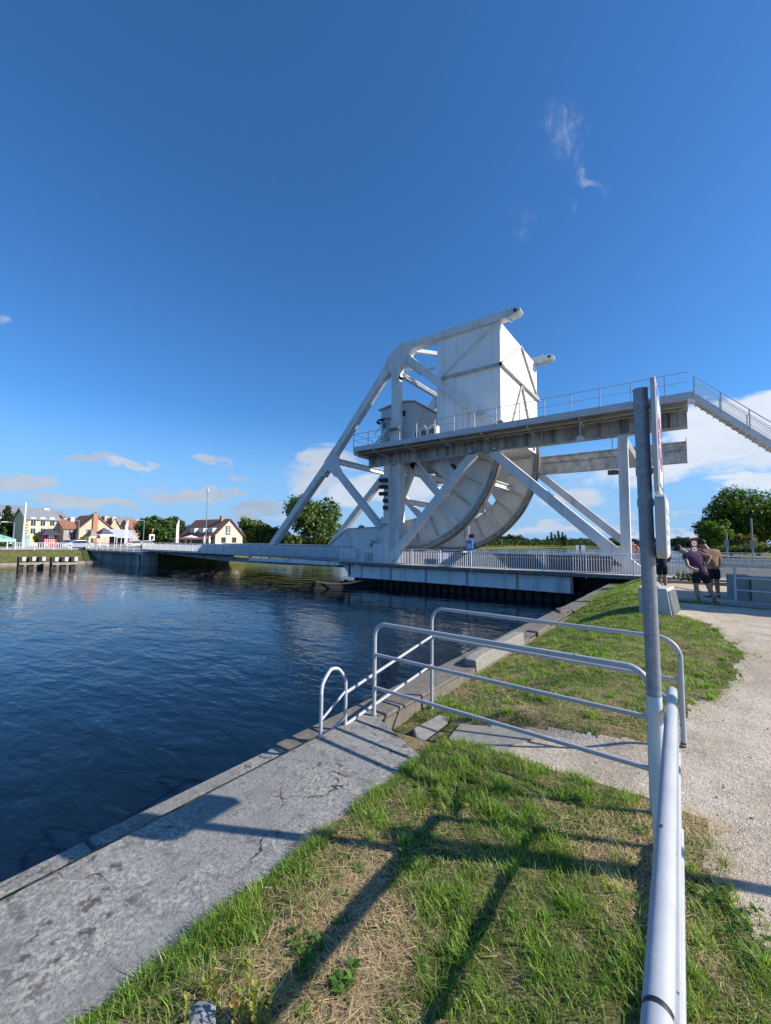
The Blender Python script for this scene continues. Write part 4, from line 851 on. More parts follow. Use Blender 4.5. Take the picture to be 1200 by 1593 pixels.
def scatter(n, x0, x1, y0, y1, keep, seed):
    g = np.random.default_rng(seed); x = g.uniform(x0, x1, n); y = g.uniform(y0, y1, n); m = keep(x, y, g); return x[m], y[m]
def dry(x, y): return fbm(x + 3.1, y + 1.7, 1.1, 4) + 1.15 * np.exp(-(((x + 1.22) / .42) ** 2 + ((y - 1.3) / .5) ** 2)) - .5 * np.exp(-(((x + 1.7) / .16) ** 2 + ((y - .95) / .5) ** 2)) + .3 * np.exp(-(((x + .3) / .3) ** 2 + ((y - 2.6) / .4) ** 2)) - .25 * np.exp(-(((x + .5) / .45) ** 2 + ((y - 1.9) / .8) ** 2))
def green_cols(n, g, dryness):
    a = np.array([.045, .12, .014]); b = np.array([.31, .43, .08]); c = np.array([.42, .36, .17]); k = g.uniform(0, 1, n)[:, None]; col = a * (1 - k) + b * k
    f = (g.uniform(0, 1, n) < np.clip(.08 + .4 * dryness, .03, .65))[:, None]; return np.where(f, c * g.uniform(.6, 1.1, n)[:, None], col)
def make_grass(name, label, n, box_, keep, hmin, hmax, wid, seed, straw=False, lean=(.25, 1.1)):
    x, y = scatter(n, *box_, keep, seed); g = np.random.default_rng(seed + 1); m = len(x); z = height(x, y) - .004
    clump = np.clip(.75 + .55 * fbm(x, y, 4.5, 3), .3, 1.5)
    H = g.uniform(hmin, hmax, m) * clump; az = g.uniform(0, 6.28, m); ln = g.uniform(*lean, m)
    if straw: H = H * 0 + g.uniform(.004, .02, m); L_ = g.uniform(hmin, hmax, m); ln = L_ / H; az = g.normal(.6, .9, m) + 2.2 * fbm(x, y, .8, 2); z = z + g.uniform(.0, .016, m)
    W_ = wid * g.uniform(.6, 1.3, m)
    V, F = blades(np.stack([x, y, z], -1), H, W_, ln, az, seed + 2, 0. if straw else 1.)
    if straw: c = np.array([.76, .57, .32]) * g.uniform(.5, 1.15, m)[:, None] * np.where(g.uniform(0, 1, m) < .25, .6, 1.)[:, None]
    else: c = green_cols(m, g, dry(x, y))
    o = mesh_np(name, V, F, STRAW if straw else BLADE, np.repeat(c, 7, 0)); tag(o, label, kind='stuff'); return o
def left_of_path(x, y): return x < gedge(y) + frag(x, y) + .06 + .05 * fbm(x * 9, y * 2, 9, 2)
slab = lambda x, y: (x < -1.86) & (y < 3.07 + (-1.84 - x) * .55)
kA = lambda x, y, g: left_of_path(x, y) & ~slab(x, y) & (y < 3.6 + .1 * fbm(x * 3, y, 2, 2)) & (g.uniform(0, 1, len(x)) < np.clip(.66 - .7 * dry(x, y), .04, 1))
kAs = lambda x, y, g: left_of_path(x, y) & ~slab(x, y) & (y < 3.6) & (g.uniform(0, 1, len(x)) < np.clip(.25 + .9 * dry(x, y), .03, 1))
make_grass('grass', 'short green grass in the foreground between quay and fence', 62000, (-1.95, .6, .25, 3.75), kA, .026, .078, .0044, 21)
make_grass('dry_grass', 'flattened straw coloured dead grass in the foreground', 62000, (-1.93, .5, .25, 3.75), kAs, .03, .11, .0028, 22, straw=True)
kT = lambda x, y, g: left_of_path(x, y) & ~slab(x, y) & (y < 3.55) & (fbm(x, y, 3.4, 3) > .33)
make_grass('grass', 'longer grass tufts in the foreground lawn', 15000, (-1.93, .5, .25, 3.5), kT, .05, .12, .0048, 25)
def tufts(name, label, n, box_, keep, per, hh, wid, seed):
    g = np.random.default_rng(seed); X = []; Y = []
    cx, cy = scatter(n, *box_, keep, seed)
    for a, b_ in zip(cx, cy):
        k = int(per * g.uniform(.4, 1.6)); r = g.uniform(.02, .07); X.append(a + g.normal(0, r, k)); Y.append(b_ + g.normal(0, r, k))
    x = np.concatenate(X); y = np.concatenate(Y); m = keep(x, y, g); x, y = x[m], y[m]; n_ = len(x)
    z = height(x, y) - .004; H = g.uniform(*hh, n_); V, F = blades(np.stack([x, y, z], -1), H, wid * g.uniform(.6, 1.3, n_), g.uniform(.2, 1.0, n_), g.uniform(0, 6.28, n_), seed + 1)
    k = g.uniform(0, 1, n_)[:, None]; c = np.array([.05, .15, .012]) * (1 - k) + np.array([.36, .52, .07]) * k; c = np.where(g.uniform(0, 1, (n_, 1)) < .1, np.array([.55, .48, .26]), c)
    tag(mesh_np(name, V, F, BLADE, np.repeat(c, 7, 0)), label, kind='stuff')
base_ok = lambda x, y, g: left_of_path(x, y) & ~slab(x, y) & (y < 3.6)
tufts('grass', 'lush bright tufts of grass standing above the foreground lawn', 230, (-1.9, .5, .3, 3.6), lambda x, y, g: base_ok(x, y, g) & (dry(x, y) < .45), 90, (.035, .095), .0048, 71)
tufts('grass', 'lush bright tufts of grass on the bank beyond the gates', 190, (-2.8, .6, 4.4, 12), lambda x, y, g: left_of_path(x, y) & (y > 4.4), 70, (.05, .11), .0062, 73)
kE = lambda x, y, g: (np.abs(x + 1.83 + .03 * fbm(x, y * 3, 3, 2)) < .06) & (y < 3.0) & (fbm(x, y, 2.5, 3) > -.35)
make_grass('grass', 'fringe of grass overhanging the edge of the concrete slab', 26000, (-1.95, -1.72, .25, 3.1), kE, .04, .09, .0045, 27, lean=(.5, 1.3))
kB = lambda x, y, g: left_of_path(x, y) & (x > -2.86 + .08 * fbm(x, y, 3, 3)) & (y > 4.38 + .08 * fbm(x * 3, y, 2, 2)) & (g.uniform(0, 1, len(x)) < np.clip(.75 - .55 * dry(x, y) + .25 * (y > 7), .1, 1))
make_grass('grass', 'grass on the bank beyond the tubular gates', 80000, (-2.95, .9, 4.3, 13.2), kB, .03, .075, .0062, 31)
make_grass('dry_grass', 'straw coloured dead grass beyond the tubular gates', 22000, (-2.8, .3, 4.6, 8.5), lambda x, y, g: left_of_path(x, y) & (g.uniform(0, 1, len(x)) < np.clip(.3 + .8 * dry(x, y), .03, 1)), .04, .12, .004, 33, straw=True)
make_grass('grass', 'grass on the bank running up to the bridge abutment', 42000, (-3.1, .6, 12.8, 24.2), lambda x, y, g: left_of_path(x, y) | ((y > 14.1) & (y < 14.5)) , .05, .12, .013, 35)
make_grass('grass', 'tufts of grass scattered along the gravel edge', 16000, (-.3, 1.0, .4, 9), lambda x, y, g: (np.abs(x - gedge(y) - frag(x, y)) < .2) & (fbm(x, y, 4, 3) > .2), .02, .055, .005, 37)
make_grass('grass', 'thin strip of grass at the feet of the two walkers', 6000, (-1, 9, 14.05, 14.5), lambda x, y, g: g.uniform(0, 1, len(x)) < .8, .03, .06, .011, 39)
# broad leaved weeds and yellow flowers
def rosette(b_, cols, c, r, g, n=9, up=.5):
    for i in range(n):
        a = g.uniform(0, 6.28); L_ = r * g.uniform(.7, 1.2); w = L_ * .22; d = np.array([math.cos(a), math.sin(a), 0]); s_ = np.array([-d[1], d[0], 0]); e = g.uniform(.2, 1) * up
        p = [c, c + d * L_ * .45 + s_ * w + [0, 0, e * L_ * .5], c + d * L_ + [0, 0, e * L_ * .45], c + d * L_ * .45 - s_ * w + [0, 0, e * L_ * .5]]
        b_.append(p)
        k = g.uniform(0, 1); cols.append(np.array([.05, .13, .02]) * (1 - k) + np.array([.14, .26, .04]) * k)
g = np.random.default_rng(50); q_, c_ = [], []
for i in range(130):
    x = g.uniform(-1.8, .45); y_ = g.uniform(.5, 3.2)
    if x > gedge(y_) or slab(np.array(x), np.array(y_)): continue
    rosette(q_, c_, np.array([x, y_, height(np.array(x), np.array(y_)) + .01]), g.uniform(.02, .055), g, 8)
for (px, py) in ((865, 1055), (650, 1335), (470, 1470), (1110, 1390), (1160, 1440), (820, 1230), (520, 1540)):
    p = atZ(px, py, -.19)
    for j in range(7): rosette(q_, c_, p + [g.normal() * .05, g.normal() * .05, .0], g.uniform(.025, .045), g, 8, 1.2)
V = np.array(q_).reshape(-1, 3); F = np.arange(len(V)).reshape(-1, 4)
tag(mesh_np('ground_cover', V, F, BLADE, np.repeat(np.array(c_), 4, 0)), 'broad leaved weeds scattered through the lawn', kind='stuff')
# the yellow green shoots at the bottom edge
def shoots(px, py, n, h, label, seed):
    p0 = atZ(px, py, -.2); t = thing('leafy_shoots', tuple(p0), label, 'plant', 'young yellow green shrubs at the bottom edge'); g = np.random.default_rng(seed); q_, c_ = [], []
    for i in range(n):
        b0 = p0 + [g.normal() * .035, g.normal() * .035, 0]; hh = h * g.uniform(.6, 1.1); l_ = g.normal(0, .12, 2)
        top = b0 + [l_[0] * hh, l_[1] * hh, hh]; MB().tube([b0, top], .0014, 4).build('stem', mat('green_stem', (.15, .14, .04)), t)
        for k in range(11):
            f = .15 + .85 * k / 10; c = b0 + (top - b0) * f; a = g.uniform(0, 6.28); d = np.array([math.cos(a), math.sin(a), g.uniform(.5, 1.4)]); d /= np.linalg.norm(d); L_ = g.uniform(.014, .03); s_ = np.cross(d, [0, 0, 1]); s_ /= np.linalg.norm(s_)
            q_.append([c, c + d * L_ * .5 + s_ * L_ * .3, c + d * L_, c + d * L_ * .5 - s_ * L_ * .3]); kk = g.uniform(0, 1)
            c_.append(np.array([.26, .10, .05]) if g.uniform() < .12 else np.array([.16, .22, .03]) * (1 - kk) + np.array([.38, .36, .06]) * kk)
    V = np.array(q_).reshape(-1, 3) - p0; mesh_np('leaves', V, np.arange(len(V)).reshape(-1, 4), BLADE, np.repeat(np.array(c_), 4, 0), t)
shoots(312, 1578, 8, .12, 'left one of two clumps of yellow green shoots at the bottom edge', 3); shoots(392, 1600, 13, .15, 'taller right clump of yellow green shoots with reddish tips at the bottom edge', 4)
fl = thing('yellow_flower', tuple(atZ(727, 1252, -.17)), 'tiny yellow flower in the lawn', 'flower')
MB().tube([atZ(727, 1252, -.2), atZ(727, 1252, -.16)], .001, 5).build('stalk', mat('green_stem', (.15, .14, .04)), fl)
MB().tube([atZ(727, 1252, -.16), atZ(727, 1252, -.16) + [0, 0, .004]], .008, 10).build('petals', mat('yellow_petal', (.8, .55, .02)), fl)

# ------------------------------------------------------------------ the town on the far bank
SLATE = mat('slate_roof', (.24, .25, .27), .8, .2, 2); TILE = mat('brown_tiles', (.30, .135, .085), .85, .2, 2); CREAM = mat('cream_render', (.72, .60, .46), .85, .06, 1)
PEACH = mat('peach_render', (.70, .50, .34), .85, .08, 1); YELLOW = mat('yellow_render', (.72, .57, .30), .85, .06, 1); WWALL = mat('white_render', (.70, .69, .66), .85, .05, 1)
BRICK = mat('red_brick', (.48, .22, .13), .9, .25, 6); BROWNW = mat('brown_wall', (.22, .15, .12), .9, .15, 2); STONEW = mat('stone_wall', (.42, .33, .27), .9, .2, 3)
def house(name, label, s, y0, y1, depth, eave, ridge, wall, roof, axis='y', wins=(), group=None, wincol=None, over=.3, z0=.0, peak=None):
    """front wall on the plane x=s facing the canal; ridge along y, or gable towards the canal (axis 's')"""
    t = thing(name, (s, (y0 + y1) / 2, z0), label, 'house', group); s1 = s - depth; ym = (y0 + y1) / 2 if peak is None else peak
    if axis == 'y':
        MB().prism([(s1, z0), (s, z0), (s, eave), ((s + s1) / 2, ridge), (s1, eave)], 1, y0, y1).build('wall', wall, t); sm_ = (s + s1) / 2; sl_ = (ridge - eave) / (s - sm_)
        rf = MB().prism([(s + over, eave - over * sl_), (sm_, ridge), (s1 - over, eave - over * sl_), (s1 - over, eave - over * sl_ + .18), (sm_, ridge + .2), (s + over, eave - over * sl_ + .18)], 1, y0 - over, y1 + over).build('roof', roof, t)
    else:
        MB().prism([(y0, z0), (y1, z0), (y1, eave), (ym, ridge), (y0, eave)], 0, s1, s).build('wall', wall, t); ka = (ridge - eave) / (ym - y0); kb = (ridge - eave) / (y1 - ym)
        rf = MB().prism([(y0 - over, eave - over * ka), (ym, ridge), (y1 + over, eave - over * kb), (y1 + over, eave - over * kb + .18), (ym, ridge + .2), (y0 - over, eave - over * ka + .18)], 0, s1 - over, s + over).build('roof', roof, t)
    for (yc, zc, w, h) in wins:
        f = MB().box(s, s + .05, yc - w / 2 - .12, yc + w / 2 + .12, zc - h / 2 - .12, zc + h / 2 + .12).build('window', wincol or WHITE, t)
        MB().box(s + .05, s + .07, yc - w / 2, yc - .03, zc - h / 2, zc + h / 2).box(s + .05, s + .07, yc + .03, yc + w / 2, zc - h / 2, zc + h / 2).build('pane', GLASS, f)
    return t, rf
def yz(px, py, s): p = atS(px, py, s); return p[1], p[2]
def ys_(px, s): return atS(px, 820, s)[1]
# yellow house
S = -110
t, rf = house('yellow_house', 'yellow rendered house with grey roof, white dormer pediments and brick corners', S, ys_(40, S), ys_(92, S), 9, yz(60, 808, S)[1], yz(60, 795, S)[1] + .6, YELLOW, SLATE,
              wins=[(*yz(x, 814, S), .8, 1.1) for x in (52, 67, 81.5)] + [(*yz(x, 826, S), .8, 1.1) for x in (51.5, 67, 81.5)])
for x in (52, 67, 81.5):
    y_, z_ = yz(x, 808.5, S); MB().prism([(y_ - .55, z_ - .1), (y_ + .55, z_ - .1), (y_ + .45, z_ + .35), (y_, z_ + .6), (y_ - .45, z_ + .35)], 0, S - 1.2, S + .08).build('dormer', WHITE, t)
b = MB(); y_ = ys_(40, S)
for k in range(9): b.box(S, S + .06, y_, y_ + (.45 if k % 2 else .3), .1 + k * .6, .4 + k * .6)
b.build('quoins', BRICK, t)
for x, top in ((73, 791), (82, 794)):
    y_, z_ = yz(x, top, S - 4); MB().box(S - 5, S - 4, y_ - .5, y_ + .5, z_ - 2.2, z_).build('chimney', CREAM, rf)
S = -112
house('gabled_annex', 'peach gabled annex attached to the right end of the yellow house', S, ys_(92, S), ys_(110, S), 7, yz(92, 822, S)[1], yz(95, 803, S)[1], PEACH, TILE, 's', peak=ys_(94, S))
S = -160
house('white_house', 'long white house with big grey roof on the hill behind the conifer', S, ys_(-40, S), ys_(46, S), 14, yz(20, 797, S)[1], yz(20, 785, S)[1], WWALL, SLATE, wins=[(*yz(x, 801, S), .9, 1.2) for x in (2, 22, 30)])
house('white_house', 'grey roofed white house just right of the chimneys of the yellow house', S, ys_(78, S), ys_(103, S), 12, yz(90, 804, S)[1], yz(90, 794, S)[1], WWALL, SLATE)
house('white_house', 'low white house with long grey roof behind the pink gabled houses', S, ys_(172, S), ys_(214, S), 12, yz(190, 813, S)[1], yz(190, 803, S)[1], WWALL, SLATE, wins=[(*yz(x, 818, S), 1., 1.) for x in (186, 196)])
house('brown_roof_house', 'small house with dark brown roof left of the leafy tree', -140, ys_(203, -140), ys_(222, -140), 8, yz(210, 822, -140)[1], yz(210, 809, -140)[1], STONEW, TILE)
# pink gabled houses
S = -105
t, rf = house('pink_house', 'peach gabled house with a tall red brick chimney stack up its middle', S, ys_(124, S), ys_(176, S), 9, yz(124, 822, S)[1], yz(148, 802, S)[1], PEACH, TILE, 's', peak=ys_(148, S))
y_, z_ = yz(149, 799, S); MB().box(S, S + .35, y_ - .45, y_ + .45, 0, z_).build('chimney', BRICK, t)
y_, z_ = yz(138.5, 829, S); f = MB().box(S, S + .06, y_ - .5, y_ + .5, z_ - .8, z_ + .8).build('window', mat('grey_shutter', (.2, .22, .27)), t); MB().box(S + .06, S + .08, y_ - .2, y_ + .2, z_ - .6, z_ + .6).build('pane', GLASS, f)
t, rf = house('stone_house', 'low stone house with tiled roof left of the peach gable', S - 2, ys_(105, S), ys_(124, S), 8, yz(115, 822, S)[1], yz(115, 808, S)[1], STONEW, TILE, wins=[(*yz(x, 826, S - 2), .5, .8) for x in (109, 117)] + [(*yz(x, 834, S - 2), .5, 1.2) for x in (109, 113, 117)])
y_, z_ = yz(116, 804, S - 4); MB().box(S - 6, S - 5, y_ - .35, y_ + .35, z_ - 2, z_).build('chimney', CREAM, rf)
S = -125
for nm, x0, xm, x1, pk in (('narrow peach gable with a chimney, left of the two behind the brick stack', 158, 166, 176, 806), ('narrow peach gable, right of the two behind the white tent', 170, 178, 189, 807)):
    t, rf = house('gabled_house', nm, S, ys_(x0, S), ys_(x1, S), 8, yz(x0, 822, S)[1], yz(xm, pk, S)[1], PEACH, TILE, 's', peak=ys_(xm, S)); S += 4
    y_, z_ = yz(xm, pk - 3, S - 4); MB().box(S - 4.6, S - 3.9, y_ - .4, y_ + .4, z_ - 1.6, z_).build('chimney', CREAM, rf)
# tents and terrace
def tent(label, s, x0, x1, ytop, yeave, canvas, roofm, grp=None):
    a, c = ys_(x0, s), ys_(x1, s); ze = yz(x0, yeave, s)[1]; zt = yz(x0, ytop, s)[1]
    t = thing('gazebo', (s, (a + c) / 2, .1), label, 'gazebo', grp); m = (a + c) / 2
    b = MB(); b.add([(s, a, ze), (s, c, ze), (s - 4, c, ze), (s - 4, a, ze), (s - 2, m, zt)], [(0, 1, 4), (1, 2, 4), (2, 3, 4), (3, 0, 4), (3, 2, 1, 0)]); b.build('canopy', roofm, t)
    MB().box(s, s + .04, a, c, ze - .4, ze).build('valance', canvas, t)
    for (p, q) in ((s - .05, a), (s - .05, c), (s - 3.9, a), (s - 3.9, c)): MB().box(p - .05, p + .05, q - .05, q + .05, .1, ze).build('leg', WHITE, t)
    return t
tent('white and charcoal gabled gazebo before the peach houses', -93, 158, 180, 820, 831, WHITE, mat('charcoal_canvas', (.10, .11, .14)))
tent('tan gabled gazebo left of the white and charcoal one', -94, 142, 157, 823, 834, CREAM, mat('tan_canvas', (.35, .27, .2)))
t = tent('green and white striped awning gazebo at the left edge', -74, -12, 26, 830.5, 838, mat('striped_canvas', (.35, .55, .45)), mat('green_canvas', (.25, .50, .40), .7, .35, 2))
S = -96; a, c = ys_(181, S), ys_(214, S)
t = thing('terrace_shelter', (S, (a + c) / 2, .1), 'long terrace shelter with pale roof over dark red wall and white tables', 'shelter')
MB().prism([(S + .3, yz(0, 834, S)[1]), (S + .3, yz(0, 833, S)[1]), (S - 4, yz(0, 821, S)[1] + .4), (S - 4, yz(0, 822, S)[1] + .2)], 1, a, c).build('roof', mat('pale_sheet_roof', (.45, .50, .56)), t)
MB().box(S - 3, S - 2.9, a, c, .1, 3.0).build('back_wall', mat('dark_red_wall', (.18, .05, .06)), t)
for i in range(5): y_ = a + (c - a) * (i + .2) / 5; MB().box(S + .1, S + .2, y_, y_ + .1, .1, yz(0, 833.5, S)[1]).build('post', WHITE, t)
# restaurant
S = -90; y0, y1, ym = ys_(336, S), ys_(378, S), ys_(355, S)
ze, zr = yz(378, 832, S)[1], yz(355, 808, S)[1]
t, rf = house('restaurant', 'cream gabled restaurant with brown tiled roof, dormers and dark wall sign', S, y0, y1, 15, ze, zr, CREAM, TILE, 's', over=.5,
              wins=[(*yz(348, 840, S), 1.0, 1.1), (*yz(364.5, 840, S), 1.0, 1.1)], wincol=BROWNW)
y_, z_ = yz(355, 825, S); sg = MB().box(S + .02, S + .1, y_ - .6, y_ + .6, z_ - 1.05, z_ + 1.05).build('wall_sign', mat('navy_sign', (.03, .05, .1)), t)
bw = MB()
for k, (dz, wd) in enumerate(((.75, .4), (.4, .25), (.1, .42), (-.2, .3), (-.5, .4), (-.8, .36))): bw.box(S + .1, S + .11, y_ - wd, y_ + wd, z_ + dz - .06, z_ + dz + .06)
bw.build('sign_marks', WHITE, sg)
# side wall towards us: dormers, porch
kk = (zr - ze) / (ym - y0)
for i, sx_ in enumerate((S - 2.6, S - 6.6, S - 10.6)):
    d_ = MB().prism([(sx_ - 1.0, ze + .4), (sx_ + 1.0, ze + .4), (sx_ + 1.0, ze + 1.5), (sx_ - 1., ze + 1.5)], 1, y0 + .2, y0 + 2.2).build('dormer', WHITE, rf)
MB().prism([(y0 - 2.8, ze - 1.3), (y0 + .1, ze - .2), (y0 + .1, ze - .35), (y0 - 2.8, ze - 1.45)], 0, S - 15, S - .3).build('porch_roof', TILE, t)
for i in range(7): MB().box(S - 14.6 + i * 2.3, S - 14.4 + i * 2.3, y0 - 2.7, y0 - 2.5, .1, ze - 1.4).build('porch_post', BROWNW, t)
for i in range(5): MB().box(S - 13.5 + i * 2.7, S - 12 + i * 2.7, y0 - .06, y0, 1.0, 2.6).build('window', GLASS, t)
MB().box(S - 3.2, S - 2.4, ym - .3, ym + .4, zr - .4, zr + .9).build('chimney', BRICK, rf)
for i, px in enumerate((297, 318, 326)):
    p = atS(px, 842, -84); u = thing('parasol', (p[0], p[1], .1), ['open white parasol on the restaurant terrace, leftmost', 'closed white parasol in front of the restaurant porch', 'closed white parasol beside the tall lamp mast'][i], 'parasol')
    MB().tube([(p[0], p[1], .1), (p[0], p[1], 2.6)], .04, 6).build('pole', WHITE, u)
    MB().tube([(p[0], p[1], 1.0 if i else 2.2), (p[0], p[1], 1.5 if i else 2.25), (p[0], p[1], 2.7)], [.22 if i else 1.5, .3 if i else 1.45, .04], 10).build('canopy', WHITE, u)
# red kiosk
S = -88; a, c = ys_(70, S), ys_(90, S)
t = thing('kiosk', (S, (a + c) / 2, .1), 'red kiosk with white panel under a broad dark hipped roof', 'kiosk')
MB().box(S - 3, S, a, c, .1, yz(0, 831, S)[1]).build('wall', mat('kiosk_red', (.38, .03, .05)), t)
zz = yz(0, 831, S)[1]; aa, cc = ys_(64, S), ys_(96, S); MB().add([(S + 1, aa, zz), (S + 1, cc, zz), (S - 4, cc, zz), (S - 4, aa, zz), (S - 1.5, aa + 1.2, zz + 1.1), (S - 1.5, cc - 1.2, zz + 1.1)], [(0, 1, 5, 4), (1, 2, 5), (2, 3, 4, 5), (3, 0, 4), (3, 2, 1, 0)]).build('roof', mat('dark_shingle', (.07, .07, .075)), t)
y_, z_ = yz(80, 834.5, S); MB().box(S, S + .03, y_ - .4, y_ + .4, z_ - .3, z_ + .25).build('panel', WHITE, t)
b = MB()
for k in range(5): b.box(S, S + .04, a + .15 + k * (c - a - .3) / 5, a + .25 + k * (c - a - .3) / 5, .3, 1.6)
b.build('front_slats', WHITE, t)
# silver car
def car(label, s, px, L_=4.2, body=None):
    p = atS(px, 845, s); t = thing('parked_car', (p[0], p[1], .05), label, 'car'); x, y_, z_ = p[0], p[1], .02; m = body
    prof = [(-.5, .28), (-.49, .62), (-.42, .82), (-.26, .9), (-.12, 1.38), (.2, 1.42), (.34, .98), (.48, .86), (.5, .55), (.5, .28)]
    MB().prism([(y_ + a * L_, z_ + h) for a, h in prof], 0, x - .85, x + .85).build('body', m, t, bevel=.06)
    MB().prism([(y_ - .24 * L_, z_ + .93), (y_ - .115 * L_, z_ + 1.32), (y_ + .19 * L_, z_ + 1.35), (y_ + .31 * L_, z_ + .98)], 0, x - .87, x + .87).build('windows', GLASS, t)
    for a in (-.31, .3):
        for dx in (-.8, .8):
            w = MB().tube([(x + dx - .1, y_ + a * L_, z_ + .32), (x + dx + .1, y_ + a * L_, z_ + .32)], .32, 18).build('wheel', BLACK, t, smooth=True)
            MB().tube([(x + dx - .11, y_ + a * L_, z_ + .32), (x + dx + .11, y_ + a * L_, z_ + .32)], .18, 12).build('rim', GREYP, w, smooth=True)
    MB().box(x + .86, x + .88, y_ - .49 * L_, y_ - .44 * L_, z_ + .62, z_ + .78).build('headlight', WHITE, t); return t
car('silver parked car behind the white fence on the far bank', -79, 121, 4.3, mat('silver_car', (.42, .47, .53), .3, .04, 3, metal=.4))
car('dark blue parked car behind the silver one, left of the stone house', -92, 107, 4.0, mat('blue_car', (.03, .05, .10), .3, .05, 3))
car('white parked car by the terrace, left of the leafy tree', -95, 209, 4.0, mat('white_car', (.7, .7, .7), .3, .04, 3))
car('white van-like car under the leafy tree', -96, 224, 4.0, mat('white_car', (.7, .7, .7), .3, .04, 3))
# poles, masts, flags
def pole(name, label, cat, s, px, ytop, r=.07, m=None, arm=0, base=.1, extra=None):
    p = atS(px, 843, s); zt = atS(px, ytop, s)[2]; t = thing(name, (p[0], p[1], base), label, cat)
    MB().tube([(p[0], p[1], base), (p[0], p[1], zt)], [r, r * .7], 8).build('pole', m or WHITE, t, smooth=True)
    if arm: MB().tube([(p[0], p[1], zt), (p[0], p[1] + arm, zt + .08)], r * .6, 6).build('arm', m or WHITE, t); MB().box(p[0] - .1, p[0] + .1, p[1] + arm - .35, p[1] + arm + .35, zt, zt + .12).build('lamp_head', GREYP, t)
    return t, p, zt
pole('flag_mast', 'tall white mast with a small cap in front of the yellow house', 'mast', -82, 36, 781, .16)
t, p, zt = pole('lamp_mast', 'very tall thin grey lamp mast in front of the restaurant', 'lamp', -70, 320, 764, .09, GALV); MB().tube([(p[0], p[1], zt), (p[0], p[1], zt + .5)], .2, 8).build('lamp_head', GREYP, t)
pole('street_lamp', 'short grey street lamp left of the flag mast', 'street lamp', -84, 20.5, 813, .09, GALV, -1.2)
pole('street_lamp', 'grey street lamp in front of the stone house', 'street lamp', -90, 121.5, 810, .08, GALV, -1.0)
pole('street_lamp', 'grey street lamp in front of the leafy tree', 'street lamp', -84, 223, 810, .08, GALV, -1.2)
pole('street_lamp', 'distant lamp post among the far trees beyond the bridge', 'street lamp', -125, 819, 834, .15, GALV, -2)
for nm, px, w_ in (('white and pink feather banner left of the leafy tree', 198, .45), ('white feather banner between the leafy tree and restaurant', 277.5, .5)):
    s = -84; p = atS(px, 843, s); zt = atS(px, 808, s)[2]; t = thing('feather_banner', (p[0], p[1], .1), nm, 'banner')
    MB().tube([(p[0], p[1], .1), (p[0], p[1], zt)], .04, 6).build('pole', WHITE, t)
    MB().prism([(p[1] - w_, .8), (p[1] + .05, .8), (p[1] + .05, zt), (p[1] - w_ * .3, zt - .2), (p[1] - w_, zt - 1.2)], 0, p[0] - .01, p[0] + .01).build('flag', mat('banner_cloth', (.75, .66, .64), .8, .12, 1.2), t)
s = -64; p = atS(236, 845, s); zt = atS(236, 826, s)[2]; t = thing('traffic_light', (p[0], p[1], .1), 'traffic light with white backing board at the far end of the bridge', 'traffic light')
MB().tube([(p[0], p[1], .0), (p[0], p[1], zt)], .07, 8).build('pole', GALV, t); MB().box(p[0], p[0] + .1, p[1] - .4, p[1] + .35, zt - 1.4, zt - .5).build('backing_board', WHITE, t); MB().box(p[0] + .1, p[0] + .3, p[1] - .13, p[1] + .13, zt - 1.2, zt - .7).build('lamp_head', BLACK, t); MB().box(p[0] + .1, p[0] + .25, p[1] - .1, p[1] + .1, zt - .1, zt + .35).build('lamp_head', mat('orange_lamp', (.5, .12, .05)), t)
s = -84; a, c = ys_(41.5, s), ys_(47, s); t = thing('notice_board', (s, (a + c) / 2, .1), 'pale blue notice board in front of the yellow house', 'notice board')
MB().box(s, s + .08, a, c, .3, yz(0, 832, s)[1]).build('panel', mat('sky_blue_board', (.15, .35, .65)), t); MB().box(s + .08, s + .09, a + .15, c - .15, 1.2, 1.5).build('lettering', WHITE, t)
for y_ in (a + .1, c - .15): MB().box(s - .05, s, y_, y_ + .05, 0, .5).build('leg', GALV, t)
# low white bank fence and railing to the bridge
t = thing('white_fence', (-74.2, 18, 0), 'white picket style fence along the top of the far grass bank', 'fence')
bar_railing(t, tuple(atS(23, 846, -74.2)[:2]), tuple(atS(112, 846, -74.2)[:2]), 1.0, 1.0, .8, 2.2, .28, RAILM, drop=.25, thick=.05, pw=.12, tr=.04)
t = thing('bank_railing', (-65, 24.6, 0), 'thin grey railing on the far abutment wall left of the bridge', 'railing')
bar_railing(t, (-74.2, 24.55), (-56.3, 24.6), 1.05, 1.15, 1.0, 2.0, .3, RAILM, drop=.2, tr=.03)
# abutment walls, bank edge
t = thing('far_abutment', (-62, 26, -1.45), 'grey concrete abutment wall on the far side of the canal', 'abutment')
MB().box(-74.5, -57.6, 24.75, 25.2, -2.2, -.12).build('wing_wall', mat('weathered_abutment', (.27, .265, .25), .9, .15, 1.5, dirt=(.08, .08, .075), dirt_amt=.6, dscale=(1.2, 1.2, .3)), t); MB().box(-74.5, -57.5, 24.68, 24.78, -1.95, -1.05).build('lower_ledge', mat('weathered_abutment', (.27, .265, .25)), t)
MB().box(-57.6, -55.8, 24.6, 26.5, -2.2, -.1).build('bearing_block', mat('pale_abutment', (.42, .42, .40), .9, .12, 2, dirt=(.1, .1, .1), dirt_amt=.5, dscale=(2, 2, .3)), t)
MB().box(-57.6, -56.4, 26.5, 38.5, -2.2, -.1).build('rear_wall', CONC, t)
MB().box(-74.5, -56.2, 24.6, 25.25, -.12, .06).build('coping', CONCL, t)
tag(MB().prism([(-68.8, -2.2), (-68.2, -2.2), (-68.2, -1.5), (-68.8, -1.5)], 1, -60, 24.6).build('bank_kerb', mat('kerb_far', (.30, .27, .22), .9, .2, 2)), 'low pale stone kerb at the waterline of the far bank', 'kerb')
